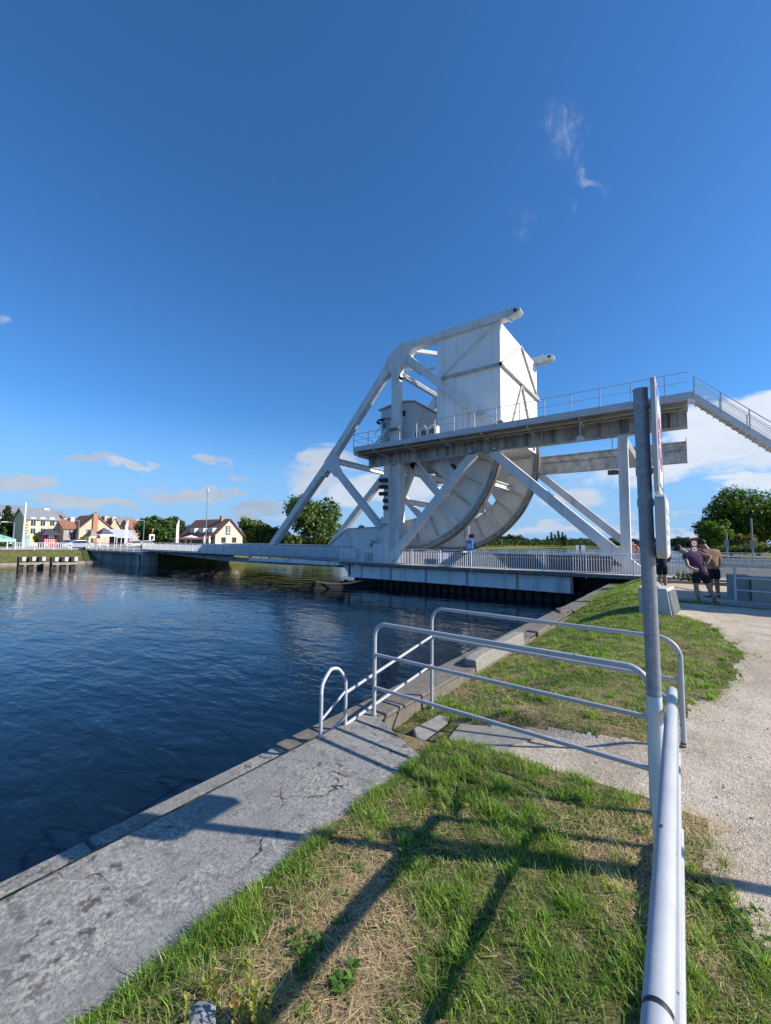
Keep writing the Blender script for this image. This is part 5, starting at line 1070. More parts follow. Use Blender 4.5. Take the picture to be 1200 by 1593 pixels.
for lab, x0, x1, yt in (('left one of two timber dolphins with three posts off the far bank', 28, 67, 871), ('right one of two timber dolphins with three white capped posts off the far bank', 79, 117, 868)):
    A, Bq = atZ(x0, 886, WZ), atZ(x1, 885, WZ); t = thing('mooring_dolphin', tuple((A + Bq) / 2), lab, 'dolphin', 'timber dolphins off the far bank')
    for k in range(3):
        p = A + (Bq - A) * (.08 + .4 * k); MB().box(p[0] - .3, p[0] + .3, p[1] - .22, p[1] + .22, -2.6, -.42).build('pile', mat('dark_timber', (.05, .035, .03), .9, .3, 5), t)
        MB().box(p[0] + .3, p[0] + .36, p[1] + .05, p[1] + .36, -.85, -.4).build('white_fender', mat('worn_white', (.6, .56, .5), .8, .2, 4), t)
    d = (Bq - A); MB().beam(A + d * 0 + [.35, 0, .62], A + d * 1.0 + [.35, 0, .62], .25, .25).build('cross_timber', mat('grey_timber', (.34, .31, .27), .9, .2, 4), t)
    MB().beam(A + d * 0 + [-.2, 0, .95], A + d * .95 + [-.2, 0, .95], .3, .3).build('cross_timber', mat('dark_timber', (.05, .035, .03)), t)
# far trees and shrubs on the left
def tpx(name, label, cat, px, ybase, ytop, wpx, dist, **k):
    b_ = atD(px, ybase, dist); sc = dist / FPX; z0 = min(b_[2], 1.); h = atD(px, ytop, dist)[2] - z0; return tree(name, label, cat, (b_[0], b_[1], z0), h, wpx * sc * k.pop('wf', 1.), **k)
DK = dict(c1=(.012, .03, .010), c2=(.05, .085, .02))
tpx('conifer', 'dark green conifer at the left edge beside the white hill house', 'conifer', 9, 846, 783, 34, 92, n=3500, leaf=.32, shape='cone', seed=2, **DK)
tpx('shrub', 'round dark shrub right of the conifer', 'shrub', 27, 846, 806, 22, 100, n=1400, leaf=.3, shape='bush', seed=3, trunk=False, **DK)
tpx('conifer', 'small narrow bright conifer below the tall dark one', 'conifer', 5.5, 846, 819, 8, 80, n=700, leaf=.2, shape='poplar', seed=5, c1=(.05, .1, .02), c2=(.12, .2, .04))
tpx('hedge', 'clipped dark hedge behind the striped awning', 'hedge', 8, 856, 843, 26, 72, n=1300, leaf=.15, shape='bush', seed=6, trunk=False, c1=(.02, .05, .01), c2=(.07, .13, .03))
tpx('shrub', 'green bush between the notice board and the red kiosk', 'shrub', 60, 846, 826, 20, 84, n=900, leaf=.22, shape='bush', seed=7, trunk=False, c1=(.03, .08, .01), c2=(.10, .2, .03))
tpx('shrub', 'light green bush right of the red kiosk', 'shrub', 99, 846, 825, 16, 90, n=900, leaf=.22, shape='bush', seed=8, trunk=False, c1=(.06, .12, .02), c2=(.18, .28, .06))
tpx('shrub', 'yellowish bush in front of the peach brick gable', 'shrub', 130, 845, 833, 12, 88, n=500, leaf=.2, shape='bush', seed=9, trunk=False, c1=(.14, .14, .03), c2=(.3, .28, .06))
tpx('leafy_tree', 'broad leafy tree left of the white feather banner', 'tree', 238, 846, 806, 56, 100, n=4200, leaf=.38, seed=10, c1=(.03, .07, .012), c2=(.10, .17, .03))
tpx('leafy_tree', 'rounded tree behind the broad leafy tree', 'tree', 258, 845, 801, 46, 170, n=2500, leaf=.6, seed=11, c1=(.02, .06, .012), c2=(.08, .15, .03))
tpx('leafy_tree', 'dark tree top behind the restaurant banner', 'tree', 274, 845, 808, 30, 175, n=1600, leaf=.6, seed=12, **DK)
tpx('stone_pine', 'dark flat topped pine on the hill above the peach gable', 'pine tree', 145, 845, 793, 16, 200, n=700, leaf=.5, seed=13, **DK)
for i, (px, top, w_) in enumerate(((112, 805, 26), (130, 802, 24), (165, 802, 16), (228, 804, 26), (240, 802, 10), (292, 812, 20), (70, 799, 12))):
    tpx('hill_tree', 'hazy green tree on the hill behind the town houses', 'tree', px, 845, top, w_, 240, n=900, leaf=.9, seed=20 + i, group='hill trees behind the town', c1=(.03, .07, .03), c2=(.08, .13, .05))
tpx('leafy_tree', 'yellow green round tree immediately right of the restaurant', 'tree', 396, 850, 803, 52, 125, n=4200, leaf=.45, seed=30, c1=(.06, .11, .018), c2=(.22, .28, .06))
tpx('shrub', 'low olive bush between the round tree and the big tree', 'shrub', 432, 850, 818, 40, 122, n=2500, leaf=.4, shape='bush', seed=31, trunk=False, c1=(.05, .08, .015), c2=(.15, .19, .04))
tpx('leafy_tree', 'big dense green tree behind the left end of the truss', 'tree', 487, 852, 778, 92, 120, n=9500, leaf=.45, seed=32, lobes=15, c1=(.025, .065, .012), c2=(.16, .23, .05))
tpx('shrub', 'small green bush low under the big tree', 'shrub', 455, 852, 828, 30, 112, n=1500, leaf=.35, shape='bush', seed=33, trunk=False, c1=(.06, .1, .02), c2=(.17, .22, .05))
tpx('leafy_tree', 'small tree top peeping over the plate girder behind the truss', 'tree', 567, 852, 816, 24, 160, n=1100, leaf=.5, seed=34, **DK)
# far tree line across the water, poplars
mk = []
for i in range(5): mk.append(tree('far_tree', 'dark green tree in the long tree line beyond the bridge', 'tree', (0, 0, 0), 8., 9., n=1400, leaf=.42, seed=60 + i, lobes=14, group='trees of the far line beyond the bridge', c1=(.015, .04, .014), c2=(.055, .09, .028), trunk=True))
g = np.random.default_rng(5); first = set()
lst = []
px = 748
while px < 1102:
    top = np.interp(px, [748, 800, 815, 830, 850, 885, 930, 985, 1030, 1060, 1100], [828, 832, 834, 838, 838, 838, 836, 838, 838, 836, 836]) + g.uniform(-2.5, 2.5)
    lst.append((px, top, np.interp(px, [745, 860, 935], [325, 490, 740]) * g.uniform(1, 1.08) if px < 935 else (g.uniform(1500, 1700) if px < 1062 else g.uniform(330, 420)))); px += g.uniform(6, 11)
for i, (px, top, dist) in enumerate(lst):
    r = mk[i % 5] if i < 5 else copy_tree(mk[i % 5]); p = atD(px, 850, dist); z0 = .3; hh = atD(px, top, dist)[2] - z0
    r.location = (p[0], p[1], z0); k = hh / 8.; r.scale = (k * 1.25, k * 1.25, k); r.rotation_euler = (0, 0, g.uniform(0, 6.28))
pop = None
for i, (px, top) in enumerate(((858, 828), (864, 831), (869.5, 826), (876, 828), (880, 832), (852, 834))):
    p = atD(px, 850, 500); hh = atD(px, top, 500)[2] - .8
    if pop is None: pop = tree('poplar', 'slender dark poplar in the row of poplars across the water', 'tree', (p[0], p[1], .8), hh, 5.5, n=1000, leaf=.6, seed=70, shape='poplar', group='row of poplars across the water', c1=(.015, .045, .012), c2=(.07, .12, .03)); h0 = hh
    else: r = copy_tree(pop); r.location = (p[0], p[1], .8); r.scale = (1, 1, hh / h0); r.rotation_euler = (0, 0, i)
p = atD(805, 848, 480); t, _ = house('white_farmhouse', 'tiny white farmhouse among the far trees beyond the bridge', p[0], p[1] - 6, p[1] + 6, 9, 4.4, 7.2, WWALL, SLATE, z0=.8)
p = atD(1065, 849, 500); t = thing('far_chimney', (p[0], p[1], 0), 'thin distant chimney on the horizon left of the walkers', 'chimney')
MB().tube([(p[0], p[1], 0), (p[0], p[1], atD(1065, 836, 500)[2])], [1., .8], 10).build('stack', mat('chimney_red', (.2, .09, .08)), t); MB().tube([(p[0], p[1], atD(1065, 838, 500)[2]), (p[0], p[1], atD(1065, 837, 500)[2])], .95, 10).build('white_band', WHITE, t)
p = atD(903, 853, 90); t = thing('canal_sign', (p[0], p[1], WZ), 'pair of pale square navigation boards standing in the water beyond the bridge', 'navigation sign')
q0, q1 = atD(896, 848, 90), atD(903, 858, 90)
for dx in (0, 1.02): MB().beam((q0[0] + dx * .82, q0[1] + dx * .6, (q0[2] + q1[2]) / 2), (q0[0] + (dx + .95) * .82, q0[1] + (dx + .95) * .6, (q0[2] + q1[2]) / 2), .05, 1.35).build('board', WHITE, t)
MB().tube([(p[0], p[1], -2.3), (p[0], p[1], q0[2])], .15, 8).build('pile', PILE_VOID, t); MB().beam((q0[0] - 2, q0[1] - 1, -.8), (q0[0] + 4, q0[1] + 2.2, -.8), 1.2, .5).build('timber_base', PILE_VOID, t)

# ------------------------------------------------------------------ right bank beyond the bridge
def RT_(name, label, cat, px, top, wpx, dist, **k): return tpx(name, label, cat, px, 862, top, wpx, dist, **k)
RT_('leafy_tree', 'largest dark tree at the right edge with sunlit crown', 'tree', 1180, 758, 122, 62, n=17000, leaf=.2, seed=80, lobes=22, c1=(.012, .04, .006), c2=(.12, .20, .02))
RT_('leafy_tree', 'dark tree between the yellow green tree and the largest one', 'tree', 1138, 784, 86, 66, n=11000, leaf=.2, seed=81, lobes=12, c1=(.012, .04, .008), c2=(.10, .17, .02))
RT_('leafy_tree', 'small bright yellow green tree above the walkers', 'tree', 1113, 804, 46, 58, n=6000, leaf=.17, seed=82, lobes=10, c1=(.03, .08, .01), c2=(.22, .32, .03))
RT_('leafy_tree', 'dark bush like tree behind the bright tree on its left', 'tree', 1100, 815, 28, 75, n=1800, leaf=.2, seed=83, **DK)
RT_('shrub', 'rusty yellow shrub under the dark trees on the right', 'shrub', 1158, 828, 30, 50, n=2500, leaf=.14, shape='bush', seed=84, trunk=False, c1=(.06, .07, .012), c2=(.30, .24, .05))
RT_('hedge', 'low green hedge behind the road on the right', 'hedge', 1135, 848, 60, 48, n=4000, leaf=.12, shape='bush', seed=85, trunk=False, c1=(.03, .06, .01), c2=(.12, .2, .04), lobes=14)
RT_('hedge', 'tall weeds and hedge at the right edge behind the road', 'hedge', 1190, 842, 70, 46, n=4000, leaf=.12, shape='bush', seed=86, trunk=False, c1=(.04, .07, .015), c2=(.2, .24, .06), lobes=14)
for px, top, lab in ((1131.5, 828, 'pale timber post left of the rusty shrub'), (1171.5, 806, 'tall pale pole in front of the largest right tree')):
    p = atD(px, 860, 44); t = thing('utility_pole', (p[0], p[1], 0), lab, 'pole'); MB().tube([(p[0], p[1], 0), (p[0], p[1], atD(px, top, 44)[2])], .09, 8).build('shaft', mat('pale_pole', (.3, .3, .28)), t); MB().box(p[0] - .2, p[0] + .2, p[1] - .06, p[1] + .06, 1.5, 2.2).build('meter_box', GALV, t)
p = atD(1080.5, 862, 38); za, zb = atD(1080, 845.5, 38)[2], atD(1080, 855, 38)[2]
t = thing('traffic_sign', (p[0], p[1], 0), 'red board with two white round traffic signs behind the capped walker', 'traffic sign'); ex, ey = .82, .58
MB().tube([(p[0], p[1], 0), (p[0], p[1], zb)], .04, 8).build('post', GALV, t)
MB().beam((p[0] - .3 * ex, p[1] - .3 * ey, (za + zb) / 2), (p[0] + .3 * ex, p[1] + .3 * ey, (za + zb) / 2), .03, abs(za - zb) + .55).build('red_board', RED, t, bevel=.01)
for zc in (za, zb):
    nv = np.array([.588, -.809, 0]); c0 = np.array([p[0], p[1], zc]); MB().tube([c0 + nv * .03, c0 + nv * .045], .23, 20).build('white_disc', WHITE, t); MB().tube([c0 + nv * .046, c0 + nv * .05], .08, 12).build('red_mark', RED, t)
lb = thing('lifebuoy', tuple(atW(985, 855, 30)), 'orange lifebuoy on a rack beyond the far right column', 'lifebuoy'); c0 = atW(985, 855, 30)
MB().tube([c0 + [.3 * math.cos(R(a)) * .81, .3 * math.cos(R(a)) * .58, .3 * math.sin(R(a))] for a in range(0, 361, 30)], .07, 8, caps=False).build('ring', mat('orange_ring', (.7, .22, .06)), lb, smooth=True)
MB().box(c0[0] - .04, c0[0] + .04, c0[1] + .1, c0[1] + .16, 0, c0[2] + .5).build('rack_post', STEEL, lb); MB().beam(c0 + [-.5, .1, .35], c0 + [.5, .14, .35], .04, .05).build('rack_bar', BROWNW, lb)

# concrete block with ridged top, barrier blocks and rail by the path
t = thing('concrete_block', (-.64, 12.1, -.1), 'white precast concrete block with ridged top standing on the grass behind the post', 'concrete block')
bz = lambda x, y: -.15
MB().add([(-.98, 11.6, -.2), (-.32, 11.6, -.2), (-.18, 12.65, -.2), (-.98, 12.65, -.2), (-.98, 11.62, .56), (-.42, 11.62, .56), (-.30, 12.6, .56), (-.98, 12.6, .56)], [(3, 2, 1, 0), (4, 5, 6, 7), (0, 1, 5, 4), (1, 2, 6, 5), (2, 3, 7, 6), (3, 0, 4, 7)]).build('body', CONCL, t, bevel=.02)
b = MB()
for k in range(9): b.add([(-.86 + .0, 11.7 + k * .1, .56), (-.56, 11.7 + k * .1, .56), (-.56, 11.76 + k * .1, .56), (-.86, 11.76 + k * .1, .56), (-.78, 11.71 + k * .1, .66), (-.64, 11.71 + k * .1, .66), (-.64, 11.75 + k * .1, .66), (-.78, 11.75 + k * .1, .66)], [(4, 5, 6, 7), (0, 1, 5, 4), (1, 2, 6, 5), (2, 3, 7, 6), (3, 0, 4, 7)])
b.build('ridges', CONCL, t)
b = MB()
for k in range(7):
    y_ = 11.68 + k * .14; b.beam((-.31 + .13 * (y_ - 11.6), y_, -.15), (-.41 + .12 * (y_ - 11.6), y_, .5), .05, .05, (0, 1, 0))
b.build('side_ribs', CONCL, t)
GB = mat('grey_block', (.27, .29, .29), .85, .08, 4); BB = mat('beige_block', (.36, .34, .29), .85, .08, 4)
k = MB().box(.93, 1.42, 15.9, 16.5, -.05, .72).build('barrier_block', GB, bevel=.02); tag(k, 'grey cube barrier block behind the pipe railing, left of the beige one', 'barrier block')
k = MB().box(1.44, 3.6, 15.75, 16.6, -.05, .68).build('barrier_block', BB, bevel=.02); tag(k, 'long beige barrier block behind the pipe railing at the right edge', 'barrier block')
t = thing('pipe_railing', (1.1, 16.1, 0), 'galvanised three rail pipe railing in front of the barrier blocks', 'railing')
A, Bq = np.array([.78, 15.65, 0]), np.array([4.6, 14.3, 0])
for zz in (1.0, .66, .32): MB().tube([A + [0, 0, zz], Bq + [0, 0, zz]] if zz > .9 else [A + (Bq - A) * .07 + [0, 0, zz], Bq + [0, 0, zz]], .024, 10).build('rail', RAILM, t, smooth=True)
for f in (.075, .5, .92): p = A + (Bq - A) * f; MB().tube([p + [0, 0, -.1], p + [0, 0, 1.0]], .03, 10).build('post', RAILM, t, smooth=True)
t = thing('pipe', (0, 17.5, .3), 'rusty beige pipe lying low across the path behind the walkers', 'pipe'); MB().tube([(-.9, 20.2, .12), (1.35, 17.4, .33)], .055, 12).build('tube', mat('beige_pipe', (.34, .25, .18), .8, .2, 6), t, smooth=True); MB().tube([(1.35, 17.4, -.1), (1.35, 17.4, .62)], .05, 10).build('upright', mat('beige_pipe', (.34, .25, .18)), t, smooth=True); MB().tube([(-.9, 20.2, -.1), (-.9, 20.2, .2)], .05, 10).build('upright', mat('beige_pipe', (.34, .25, .18)), t, smooth=True)
k = MB().prism([(-1.2, 14.9), (5, 13.2), (5, 14.0), (-1.1, 15.5)], 2, -.1, .012).build('paving_strip', mat('grey_paving', (.26, .26, .26), .9, .12, 4)); tag(k, kind='structure', label='grey paved strip crossing in front of the barrier blocks')
for i, (x, y_) in enumerate(((-1.35, 20.6), (-.95, 20.9))): rk = rock(MB(), (x, y_, -.02), (.35, .22, .14), 90 + i).build('stone', COPE); tag(rk, ['rough stone at the deck corner, left of two', 'rough stone at the deck corner, right of two'][i], 'stone')
tree('weeds', 'small clump of weeds at the foot of the bridge railing', 'plant', (.0, 22.8, -.1), .6, 1.3, n=350, leaf=.06, seed=91, shape='bush', trunk=False)
# unseen hut added outside the view to throw shade on the walkers
t = thing('shade_hut', (7.5, 18, 0), 'plain rendered hut added unseen beside the path to shade the walkers', 'shade hut')
MB().box(5.3, 9.5, 15.6, 20.5, -.1, 3.9).build('wall', CREAM, t); MB().box(5.1, 9.7, 15.4, 20.7, 3.9, 4.05).build('roof', SLATE, t); MB().box(5.25, 5.3, 17, 17.9, 0, 2.1).build('door', mat('door_grey', (.3, .33, .36)), t)

# ------------------------------------------------------------------ distant woods that read as one mass
def wood(name, label, pts, n, size, c1, c2, seed):
    """leaf clusters heaped along a line of (x, y, z, height, half depth)"""
    g = np.random.default_rng(seed); P = np.array(pts, float); k = len(P) - 1; i = g.integers(0, k, n); t = g.uniform(0, 1, n)[:, None]
    A = P[i] * (1 - t) + P[i + 1] * t; sft = A[:, 4] * g.normal(0, .5, n); d = P[i + 1, :2] - P[i, :2]; d /= np.linalg.norm(d, axis=1)[:, None]
    u = (i + t[:, 0]); hh = A[:, 3] * (.72 + .28 * np.abs(fbm(u * 3, u * 0, 1.7, 4)) + .12 * fbm(u * 11, u * 0, 1.3, 3)); zz = A[:, 2] + hh * g.uniform(0, 1, n) ** .75
    C = np.stack([A[:, 0] - d[:, 1] * sft, A[:, 1] + d[:, 0] * sft, zz], -1); nr = g.normal(size=(n, 3)) + [0, 0, .5]; nr /= np.linalg.norm(nr, axis=1)[:, None]
    tt = np.cross(nr, g.normal(size=(n, 3))); tt /= np.linalg.norm(tt, axis=1)[:, None]; b_ = np.cross(nr, tt); s = size * g.uniform(.6, 1.4, n)[:, None]
    V = np.stack([C - tt * s, C - b_ * s * .6, C + tt * s, C + b_ * s * .6], 1).reshape(-1, 3); kk = np.clip(.5 + .5 * fbm(u * 9, zz * .3, 1.5, 3) + g.normal(0, .2, n), 0, 1)[:, None]
    tag(mesh_np(name, V, np.arange(4 * n).reshape(-1, 4), LEAF, np.repeat(np.array(c1) * (1 - kk) + np.array(c2) * kk, 4, 0)), label, kind='stuff')
def wline(pxs, top, dist, dep): return [(*atD(x, 850, dist)[:2], .6, max(1, atD(x, t, dist)[2] - .6), dep) for x, t in zip(pxs, np.interp(pxs, *top))]
wood('woodland', 'dark distant woodland filling the tree line beyond the bridge', [(*atD(x, 850, d_)[:2], .2, max(1, atD(x, t_, d_)[2] - .2), 12) for x, t_, d_ in zip(range(735, 945, 15), np.interp(range(735, 945, 15), [735, 800, 850, 930], [836, 839, 841, 838]), np.interp(range(735, 945, 15), [735, 860, 945], [320, 500, 760]))], 22000, 1.1, (.015, .04, .014), (.06, .10, .03), 3)
wood('woodland', 'very distant dark woodland where the canal meets the horizon', wline(list(range(930, 1110, 15)), ([930, 985, 1110], [841, 842, 843]), 1600, 30), 14000, 3.6, (.015, .04, .02), (.05, .09, .035), 8)
wood('woodland', 'hedges and woodland behind the bridge leaf on the far bank', wline(list(range(375, 600, 15)), ([375, 440, 500, 600], [834, 832, 838, 840]), 150, 6), 12000, .6, (.02, .05, .012), (.10, .15, .03), 4)
wood('woodland', 'wooded hill behind the town roofs', wline(list(range(-60, 300, 15)), ([-60, 0, 60, 100, 150, 225, 300], [806, 808, 806, 806, 806, 812, 826]), 260, 10), 22000, 1.1, (.03, .06, .03), (.07, .12, .05), 5)
wood('reeds', 'yellow green reeds along the far waterline beyond the bridge', [(*atD(x, 850, d_)[:2], -.6, 1.6, 3) for x, d_ in zip(range(745, 930, 15), np.interp(range(745, 930, 15), [745, 860, 930], [302, 468, 700]))], 6000, .5, (.12, .14, .04), (.3, .3, .1), 6)

# ------------------------------------------------------------------ people
SKIN = mat('skin', (.42, .23, .15), .55, .06, 8); TEEP = mat('purple_cotton', (.075, .03, .085), .9, .1, 14); NAVYS = mat('black_shorts', (.008, .009, .013), .85, .2, 12)
TAN = mat('tan_sweater', (.30, .165, .095), .9, .08, 12); HAIR = mat('dark_hair', (.02, .014, .01), .7, .3, 30); SOCK = mat('white_sock', (.7, .7, .7), .9); SHOE = mat('dark_shoe', (.02, .02, .022), .6, .2, 12)
CAPM = mat('dark_cap', (.02, .025, .03), .8, .1, 10); DKJ = mat('dark_jacket', (.012, .015, .03), .85, .2, 10)
def skin_mesh(name, nodes, edges, m, parent, root=0, sub=2):
    keys = list(nodes); me = bpy.data.meshes.new(name); me.from_pydata([nodes[k][:3] for k in keys], [(keys.index(a), keys.index(b)) for a, b in edges], [])
    o = bpy.data.objects.new(name, me); link(o, parent); ORG[o.name] = np.zeros(3)
    md = o.modifiers.new('skin', 'SKIN'); md.use_smooth_shade = True
    for i, k in enumerate(keys):
        r = nodes[k][3]; sv = me.skin_vertices[0].data[i]; sv.radius = r if hasattr(r, '__len__') else (r, r); sv.use_root = (i == root)
    sd = o.modifiers.new('smooth', 'SUBSURF'); sd.levels = sub; sd.render_levels = sub
    me.materials.append(m); return o
def ell(name, c, r, m, parent, rot=(0, 0, 0)):
    bm = bmesh.new(); bmesh.ops.create_icosphere(bm, subdivisions=3, radius=1); M_ = Matrix.Translation(c) @ (Matrix.Rotation(rot[2], 4, 'Z') @ Matrix.Rotation(rot[1], 4, 'Y') @ Matrix.Rotation(rot[0], 4, 'X')) @ Matrix.Diagonal((*r, 1)); bm.transform(M_)
    me = bpy.data.meshes.new(name); bm.to_mesh(me); bm.free(); me.polygons.foreach_set('use_smooth', [True] * len(me.polygons)); me.materials.append(m); o = bpy.data.objects.new(name, me); link(o, parent); return o
def person(label, px, py, dist, J, top_m, sleeve, shorts_z, sock, hairm, cap=False, hem=0.):
    p = atD(px, py, dist); t = thing('person', tuple(p), label, 'person', rz=YAW); t['category'] = 'person'
    n = {'pel': (*J['pel'], .125), 'wai': (*J['wai'], .12), 'che': (*J['che'], .135), 'nec': (*J['nec'], .066), 'hea': (*J['hea'], .092)}
    h = np.array(J['hea']); f = np.array(J['face']); f = f / np.linalg.norm(f); c = np.array(J['nec']); upv = (h - c) / np.linalg.norm(h - c)
    n['top'] = (*(h + upv * .085), .07); n['jaw'] = (*(h + f * .05 - upv * .03), .06); n['nose'] = (*(h + f * .115 - upv * .005), .014)
    E = [('pel', 'wai'), ('wai', 'che'), ('che', 'nec'), ('nec', 'hea'), ('hea', 'top'), ('hea', 'jaw'), ('jaw', 'nose')]
    for s_ in 'LR':
        n['sh' + s_] = (*J['sh' + s_], .062); n['el' + s_] = (*J['el' + s_], .043); n['wr' + s_] = (*J['wr' + s_], .029)
        w = np.array(J['wr' + s_]); e = np.array(J['el' + s_]); d = (w - e) / np.linalg.norm(w - e); hd = np.array(J.get('hd' + s_, d)); hd = hd / np.linalg.norm(hd); n['pa' + s_] = (*(w + hd * .06), (.036, .02))
        E += [('che', 'sh' + s_), ('sh' + s_, 'el' + s_), ('el' + s_, 'wr' + s_), ('wr' + s_, 'pa' + s_)]
        sd = np.cross(hd, [0, 1, 0]); sd = sd / (np.linalg.norm(sd) + 1e-6); pa = w + hd * .06
        for k in range(5):
            L_ = (.055, .08, .085, .08, .065)[k]; off = sd * (k - 2) * .017; base = pa + off + (hd * .02 if k else -hd * .02); dirv = hd if k else hd * .6 - sd * .8
            n[f'f{s_}{k}a'] = (*base, .010); n[f'f{s_}{k}b'] = (*(base + dirv * L_ * .55), .009); n[f'f{s_}{k}c'] = (*(base + dirv * L_ + [0, .012, -.008]), .007)
            E += [('pa' + s_, f'f{s_}{k}a'), (f'f{s_}{k}a', f'f{s_}{k}b'), (f'f{s_}{k}b', f'f{s_}{k}c')]
        n['hi' + s_] = (*J['hi' + s_], .098); n['kn' + s_] = (*J['kn' + s_], .062); n['ca' + s_] = (*(np.array(J['kn' + s_]) * .62 + np.array(J['an' + s_]) * .38), .064); n['an' + s_] = (*J['an' + s_], .038); n['to' + s_] = (*J['to' + s_], .03)
        E += [('pel', 'hi' + s_), ('hi' + s_, 'kn' + s_), ('kn' + s_, 'ca' + s_), ('ca' + s_, 'an' + s_), ('an' + s_, 'to' + s_)]
    skin_mesh('body', n, E, SKIN, t)
    lerp = lambda a, b, k: tuple(np.array(J[a]) * (1 - k) + np.array(J[b]) * k)
    # shirt
    m = {'hem': (*(np.array(J['pel']) + [.0, 0, hem - .09]), (.172, .15)), 'pel': (*(np.array(J['pel']) + [0, 0, hem]), (.168, .15)), 'wai': (*J['wai'], (.168, .145)), 'che': (*J['che'], (.20, .155)), 'nec': (*lerp('che', 'nec', .8), .078)}
    E2 = [('hem', 'pel'), ('pel', 'wai'), ('wai', 'che'), ('che', 'nec')]
    for s_ in 'LR':
        m['sh' + s_] = (*J['sh' + s_], .09); E2 += [('che', 'sh' + s_)]
        if sleeve < 1: m['sl' + s_] = (*lerp('sh' + s_, 'el' + s_, sleeve), .078); E2 += [('sh' + s_, 'sl' + s_)]
        else: m['el' + s_] = (*J['el' + s_], .062); m['wr' + s_] = (*lerp('el' + s_, 'wr' + s_, .93), .042); E2 += [('sh' + s_, 'el' + s_), ('el' + s_, 'wr' + s_)]
    skin_mesh('shirt', m, E2, top_m, t)
    q = {'wst': (*(np.array(J['pel']) + [0, 0, .05]), (.15, .13)), 'pel': (*(np.array(J['pel']) - [0, 0, .03]), (.15, .13))}; E3 = [('wst', 'pel')]
    for s_ in 'LR':
        q['hi' + s_] = (*lerp('hi' + s_, 'kn' + s_, .22), .118); q['th' + s_] = (*lerp('hi' + s_, 'kn' + s_, shorts_z - .12), .108); q['tz' + s_] = (*lerp('hi' + s_, 'kn' + s_, shorts_z + .1), .112); E3 += [('pel', 'hi' + s_), ('hi' + s_, 'th' + s_), ('th' + s_, 'tz' + s_)]
    skin_mesh('shorts', q, E3, NAVYS, t)
    for s_ in 'LR':
        a = np.array(J['an' + s_]); k = np.array(J['ca' + s_]) if 'ca' + s_ in J else np.array(n['ca' + s_][:3]); u = (k - a) / np.linalg.norm(k - a)
        skin_mesh('sock', {'a': (*(a - u * .01), .043), 'b': (*(a + u * .10), .047)}, [('a', 'b')], sock, t, sub=1)
        to = np.array(J['to' + s_]); d = to - a; d[2] = 0; d /= np.linalg.norm(d); g0 = np.array([a[0], a[1], .045])
        skin_mesh('shoe', {'h': (*(g0 - d * .05), (.05, .042)), 'm': (*(g0 + d * .07 + [0, 0, .0]), (.052, .045)), 't': (*(g0 + d * .19 - [0, 0, .012]), (.042, .03)), 'c': (*(g0 + [0, 0, .05]), .043)}, [('h', 'm'), ('m', 't'), ('h', 'c')], SHOE, t)
    back = -f
    if cap:
        ell('cap', tuple(h + upv * .055 + back * .005), (.108, .108, .075), CAPM, t, (0, math.atan2(upv[0], upv[2]), 0)); b_ = h + f * .13 + upv * .035
        ell('cap_visor', tuple(b_), (.07, .07, .012), CAPM, t, (0, .5, 0))
    else: ell('hair', tuple(h + upv * .045 + back * .022), (.098, .104, .095), hairm, t, (0, math.atan2(upv[0], upv[2]) * .5, 0)); 
    for s_ in (-1, 1):
        ea = np.cross(f, upv); ea /= np.linalg.norm(ea); ell('ear', tuple(h + ea * s_ * .088 - upv * .0), (.014, .022, .032), SKIN, t)
    return t
person('man in purple t-shirt, black shorts and dark cap leaning forward with hands on hips', 1100, 938.5, 11.5,
  dict(pel=(-.14, 0, .88), wai=(-.17, .03, 1.04), che=(-.27, .10, 1.25), nec=(-.40, .20, 1.40), hea=(-.51, .27, 1.49), face=(-.9, .3, -.35), shL=(-.47, .12, 1.29), shR=(-.10, .10, 1.36),
       elL=(-.52, -.05, 1.02), elR=(.12, -.06, 1.30), wrL=(-.36, -.10, .93), wrR=(-.02, -.10, 1.10), hdL=(.8, .1, -.1), hdR=(-.7, .1, -.5), hiL=(-.25, 0, .84), hiR=(-.04, 0, .84), knL=(-.27, .02, .47), knR=(.05, -.02, .48), anL=(-.22, 0, .09), anR=(.19, -.05, .09), toL=(-.42, .02, .03), toR=(.14, -.22, .03)),
  TEEP, .42, .72, SHOE, HAIR, cap=True)
person('taller man in tan sweater, black shorts and white socks with head bowed', 1111, 931.5, 12.6,
  dict(pel=(-.0, 0, .93), wai=(-.01, 0, 1.10), che=(-.04, .03, 1.33), nec=(-.12, .06, 1.52), hea=(-.19, .12, 1.665), face=(-.6, .6, -.5), shL=(-.26, .02, 1.44), shR=(.18, .02, 1.42),
       elL=(-.30, .12, 1.15), elR=(.25, .04, 1.12), wrL=(-.16, .25, 1.0), wrR=(.21, .10, .90), hiL=(-.10, 0, .90), hiR=(.10, 0, .90), knL=(-.06, .02, .50), knR=(.11, .0, .50), anL=(-.12, .0, .09), anR=(.12, -.02, .09), toL=(-.34, .02, .03), toR=(.22, .14, .03)),
  TAN, 1, .72, SOCK, HAIR, hem=.03)
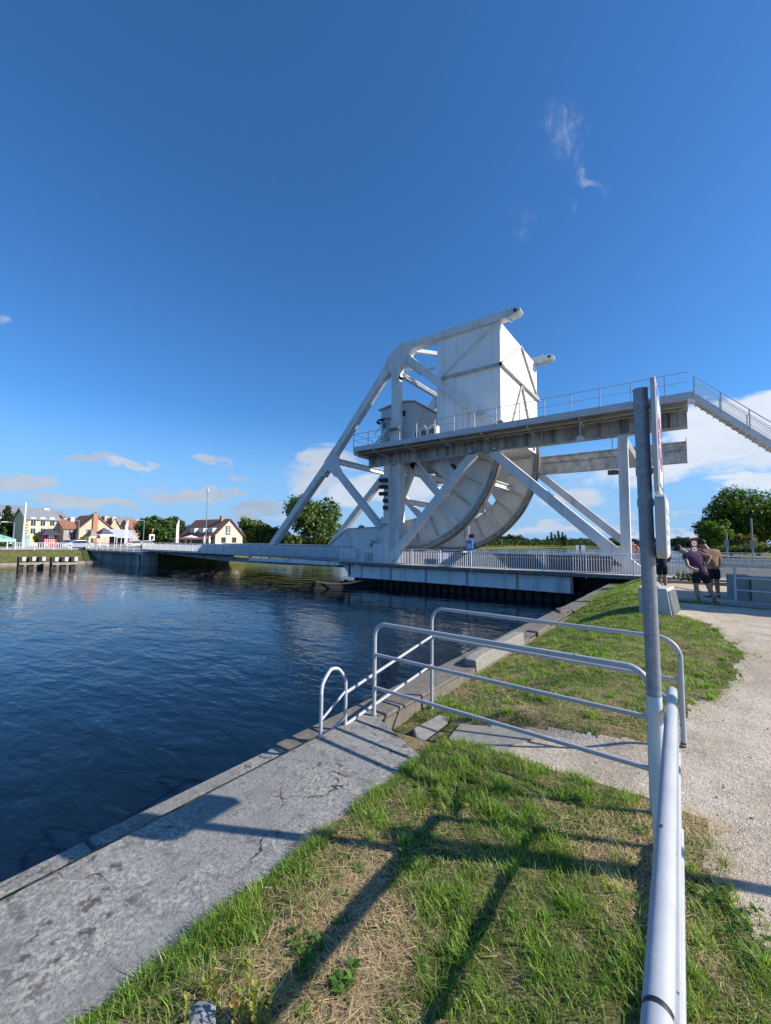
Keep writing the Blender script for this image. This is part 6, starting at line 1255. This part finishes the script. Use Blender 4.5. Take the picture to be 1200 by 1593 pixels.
person('person in dark jacket and black shorts standing behind the sign post', 1031, 921, 14.0,
  dict(pel=(.0, 0, .93), wai=(.0, 0, 1.10), che=(.02, .03, 1.33), nec=(.0, .06, 1.54), hea=(-.03, .10, 1.70), face=(-.6, .6, -.3), shL=(-.20, .02, 1.44), shR=(.22, .02, 1.42),
       elL=(-.28, .05, 1.15), elR=(.28, -.02, 1.14), wrL=(-.16, .22, 1.0), wrR=(.14, -.10, 1.0), hdR=(-.6, .2, -.2), hiL=(-.09, 0, .90), hiR=(.09, 0, .90), knL=(-.06, .02, .50), knR=(.09, .0, .50), anL=(-.10, .0, .09), anR=(.10, -.02, .09), toL=(-.28, .1, .03), toR=(.02, .14, .03)),
  DKJ, 1, .72, SHOE, HAIR, hem=.02)

# loose pebbles on the gravel and worn spots
def pebbles(name, label, n, box_, keep, r0, r1, seed):
    x, y = scatter(n, *box_, keep, seed); g = np.random.default_rng(seed + 1); m = len(x); r = g.uniform(r0, r1, m) * g.uniform(.6, 1, m); z = height(x, y) + .004 + r * .25
    O = np.array([(1, 0, 0), (0, 1, 0), (-1, 0, 0), (0, -1, 0), (0, 0, .7), (0, 0, -.7)], float); T = np.array([(0, 1, 4), (1, 2, 4), (2, 3, 4), (3, 0, 4), (1, 0, 5), (2, 1, 5), (3, 2, 5), (0, 3, 5)])
    a = g.uniform(0, 6.28, m); J = O[None] * (1 + g.normal(0, .18, (m, 6, 3))); X = J[..., 0] * np.cos(a)[:, None] - J[..., 1] * np.sin(a)[:, None]; Y = J[..., 0] * np.sin(a)[:, None] + J[..., 1] * np.cos(a)[:, None]
    V = np.stack([X, Y, J[..., 2]], -1) * r[:, None, None] + np.stack([x, y, z], -1)[:, None]
    F = (np.arange(m)[:, None, None] * 6 + T[None]).reshape(-1, 3); c = np.array([.56, .48, .38]) * g.uniform(.6, 1.2, (m, 1)) * (1 + g.normal(0, .06, (m, 3)))
    tag(mesh_np(name, V.reshape(-1, 3), F, attr_mat('pebble', .85, 0., .2), np.repeat(c, 6, 0)), label, kind='stuff')
pebbles('pebbles', 'small loose pebbles lying on the gravel path', 26000, (-1.9, 1.9, .6, 8), lambda x, y, g: (x > gedge(y) + frag(x, y) - .03) & (g.uniform(0, 1, len(x)) < np.exp(-y * .12)), .0025, .006, 91)
pebbles('pebbles', 'bigger scattered stones among the gravel and grass edge', 260, (-2.6, 1.9, .6, 9), lambda x, y, g: (x > gedge(y) + frag(x, y) - .12) & ((x > -2.2) | (y > 3.6)), .007, .016, 93)

# unseen pole added at right to cast a thin shadow over gravel and lawn
t = thing('shadow_pole', (2.5, 4.08, -.2), 'grey pole added unseen beside the gravel path to cast a thin shadow', 'shadow pole')
MB().tube([(2.5, 4.08, -.3), (2.5, 4.08, 2.5)], .042, 16).build('pole', GALV, t, smooth=True); MB().tube([(2.5, 4.08, -.2), (2.5, 4.08, .3)], .06, 16).build('base', GALV, t, smooth=True)
MB().box(2.38, 2.56, 4.02, 4.14, 2.5, 2.57).build('lamp_head', GREYP, t)  # guessed head block on the added pole
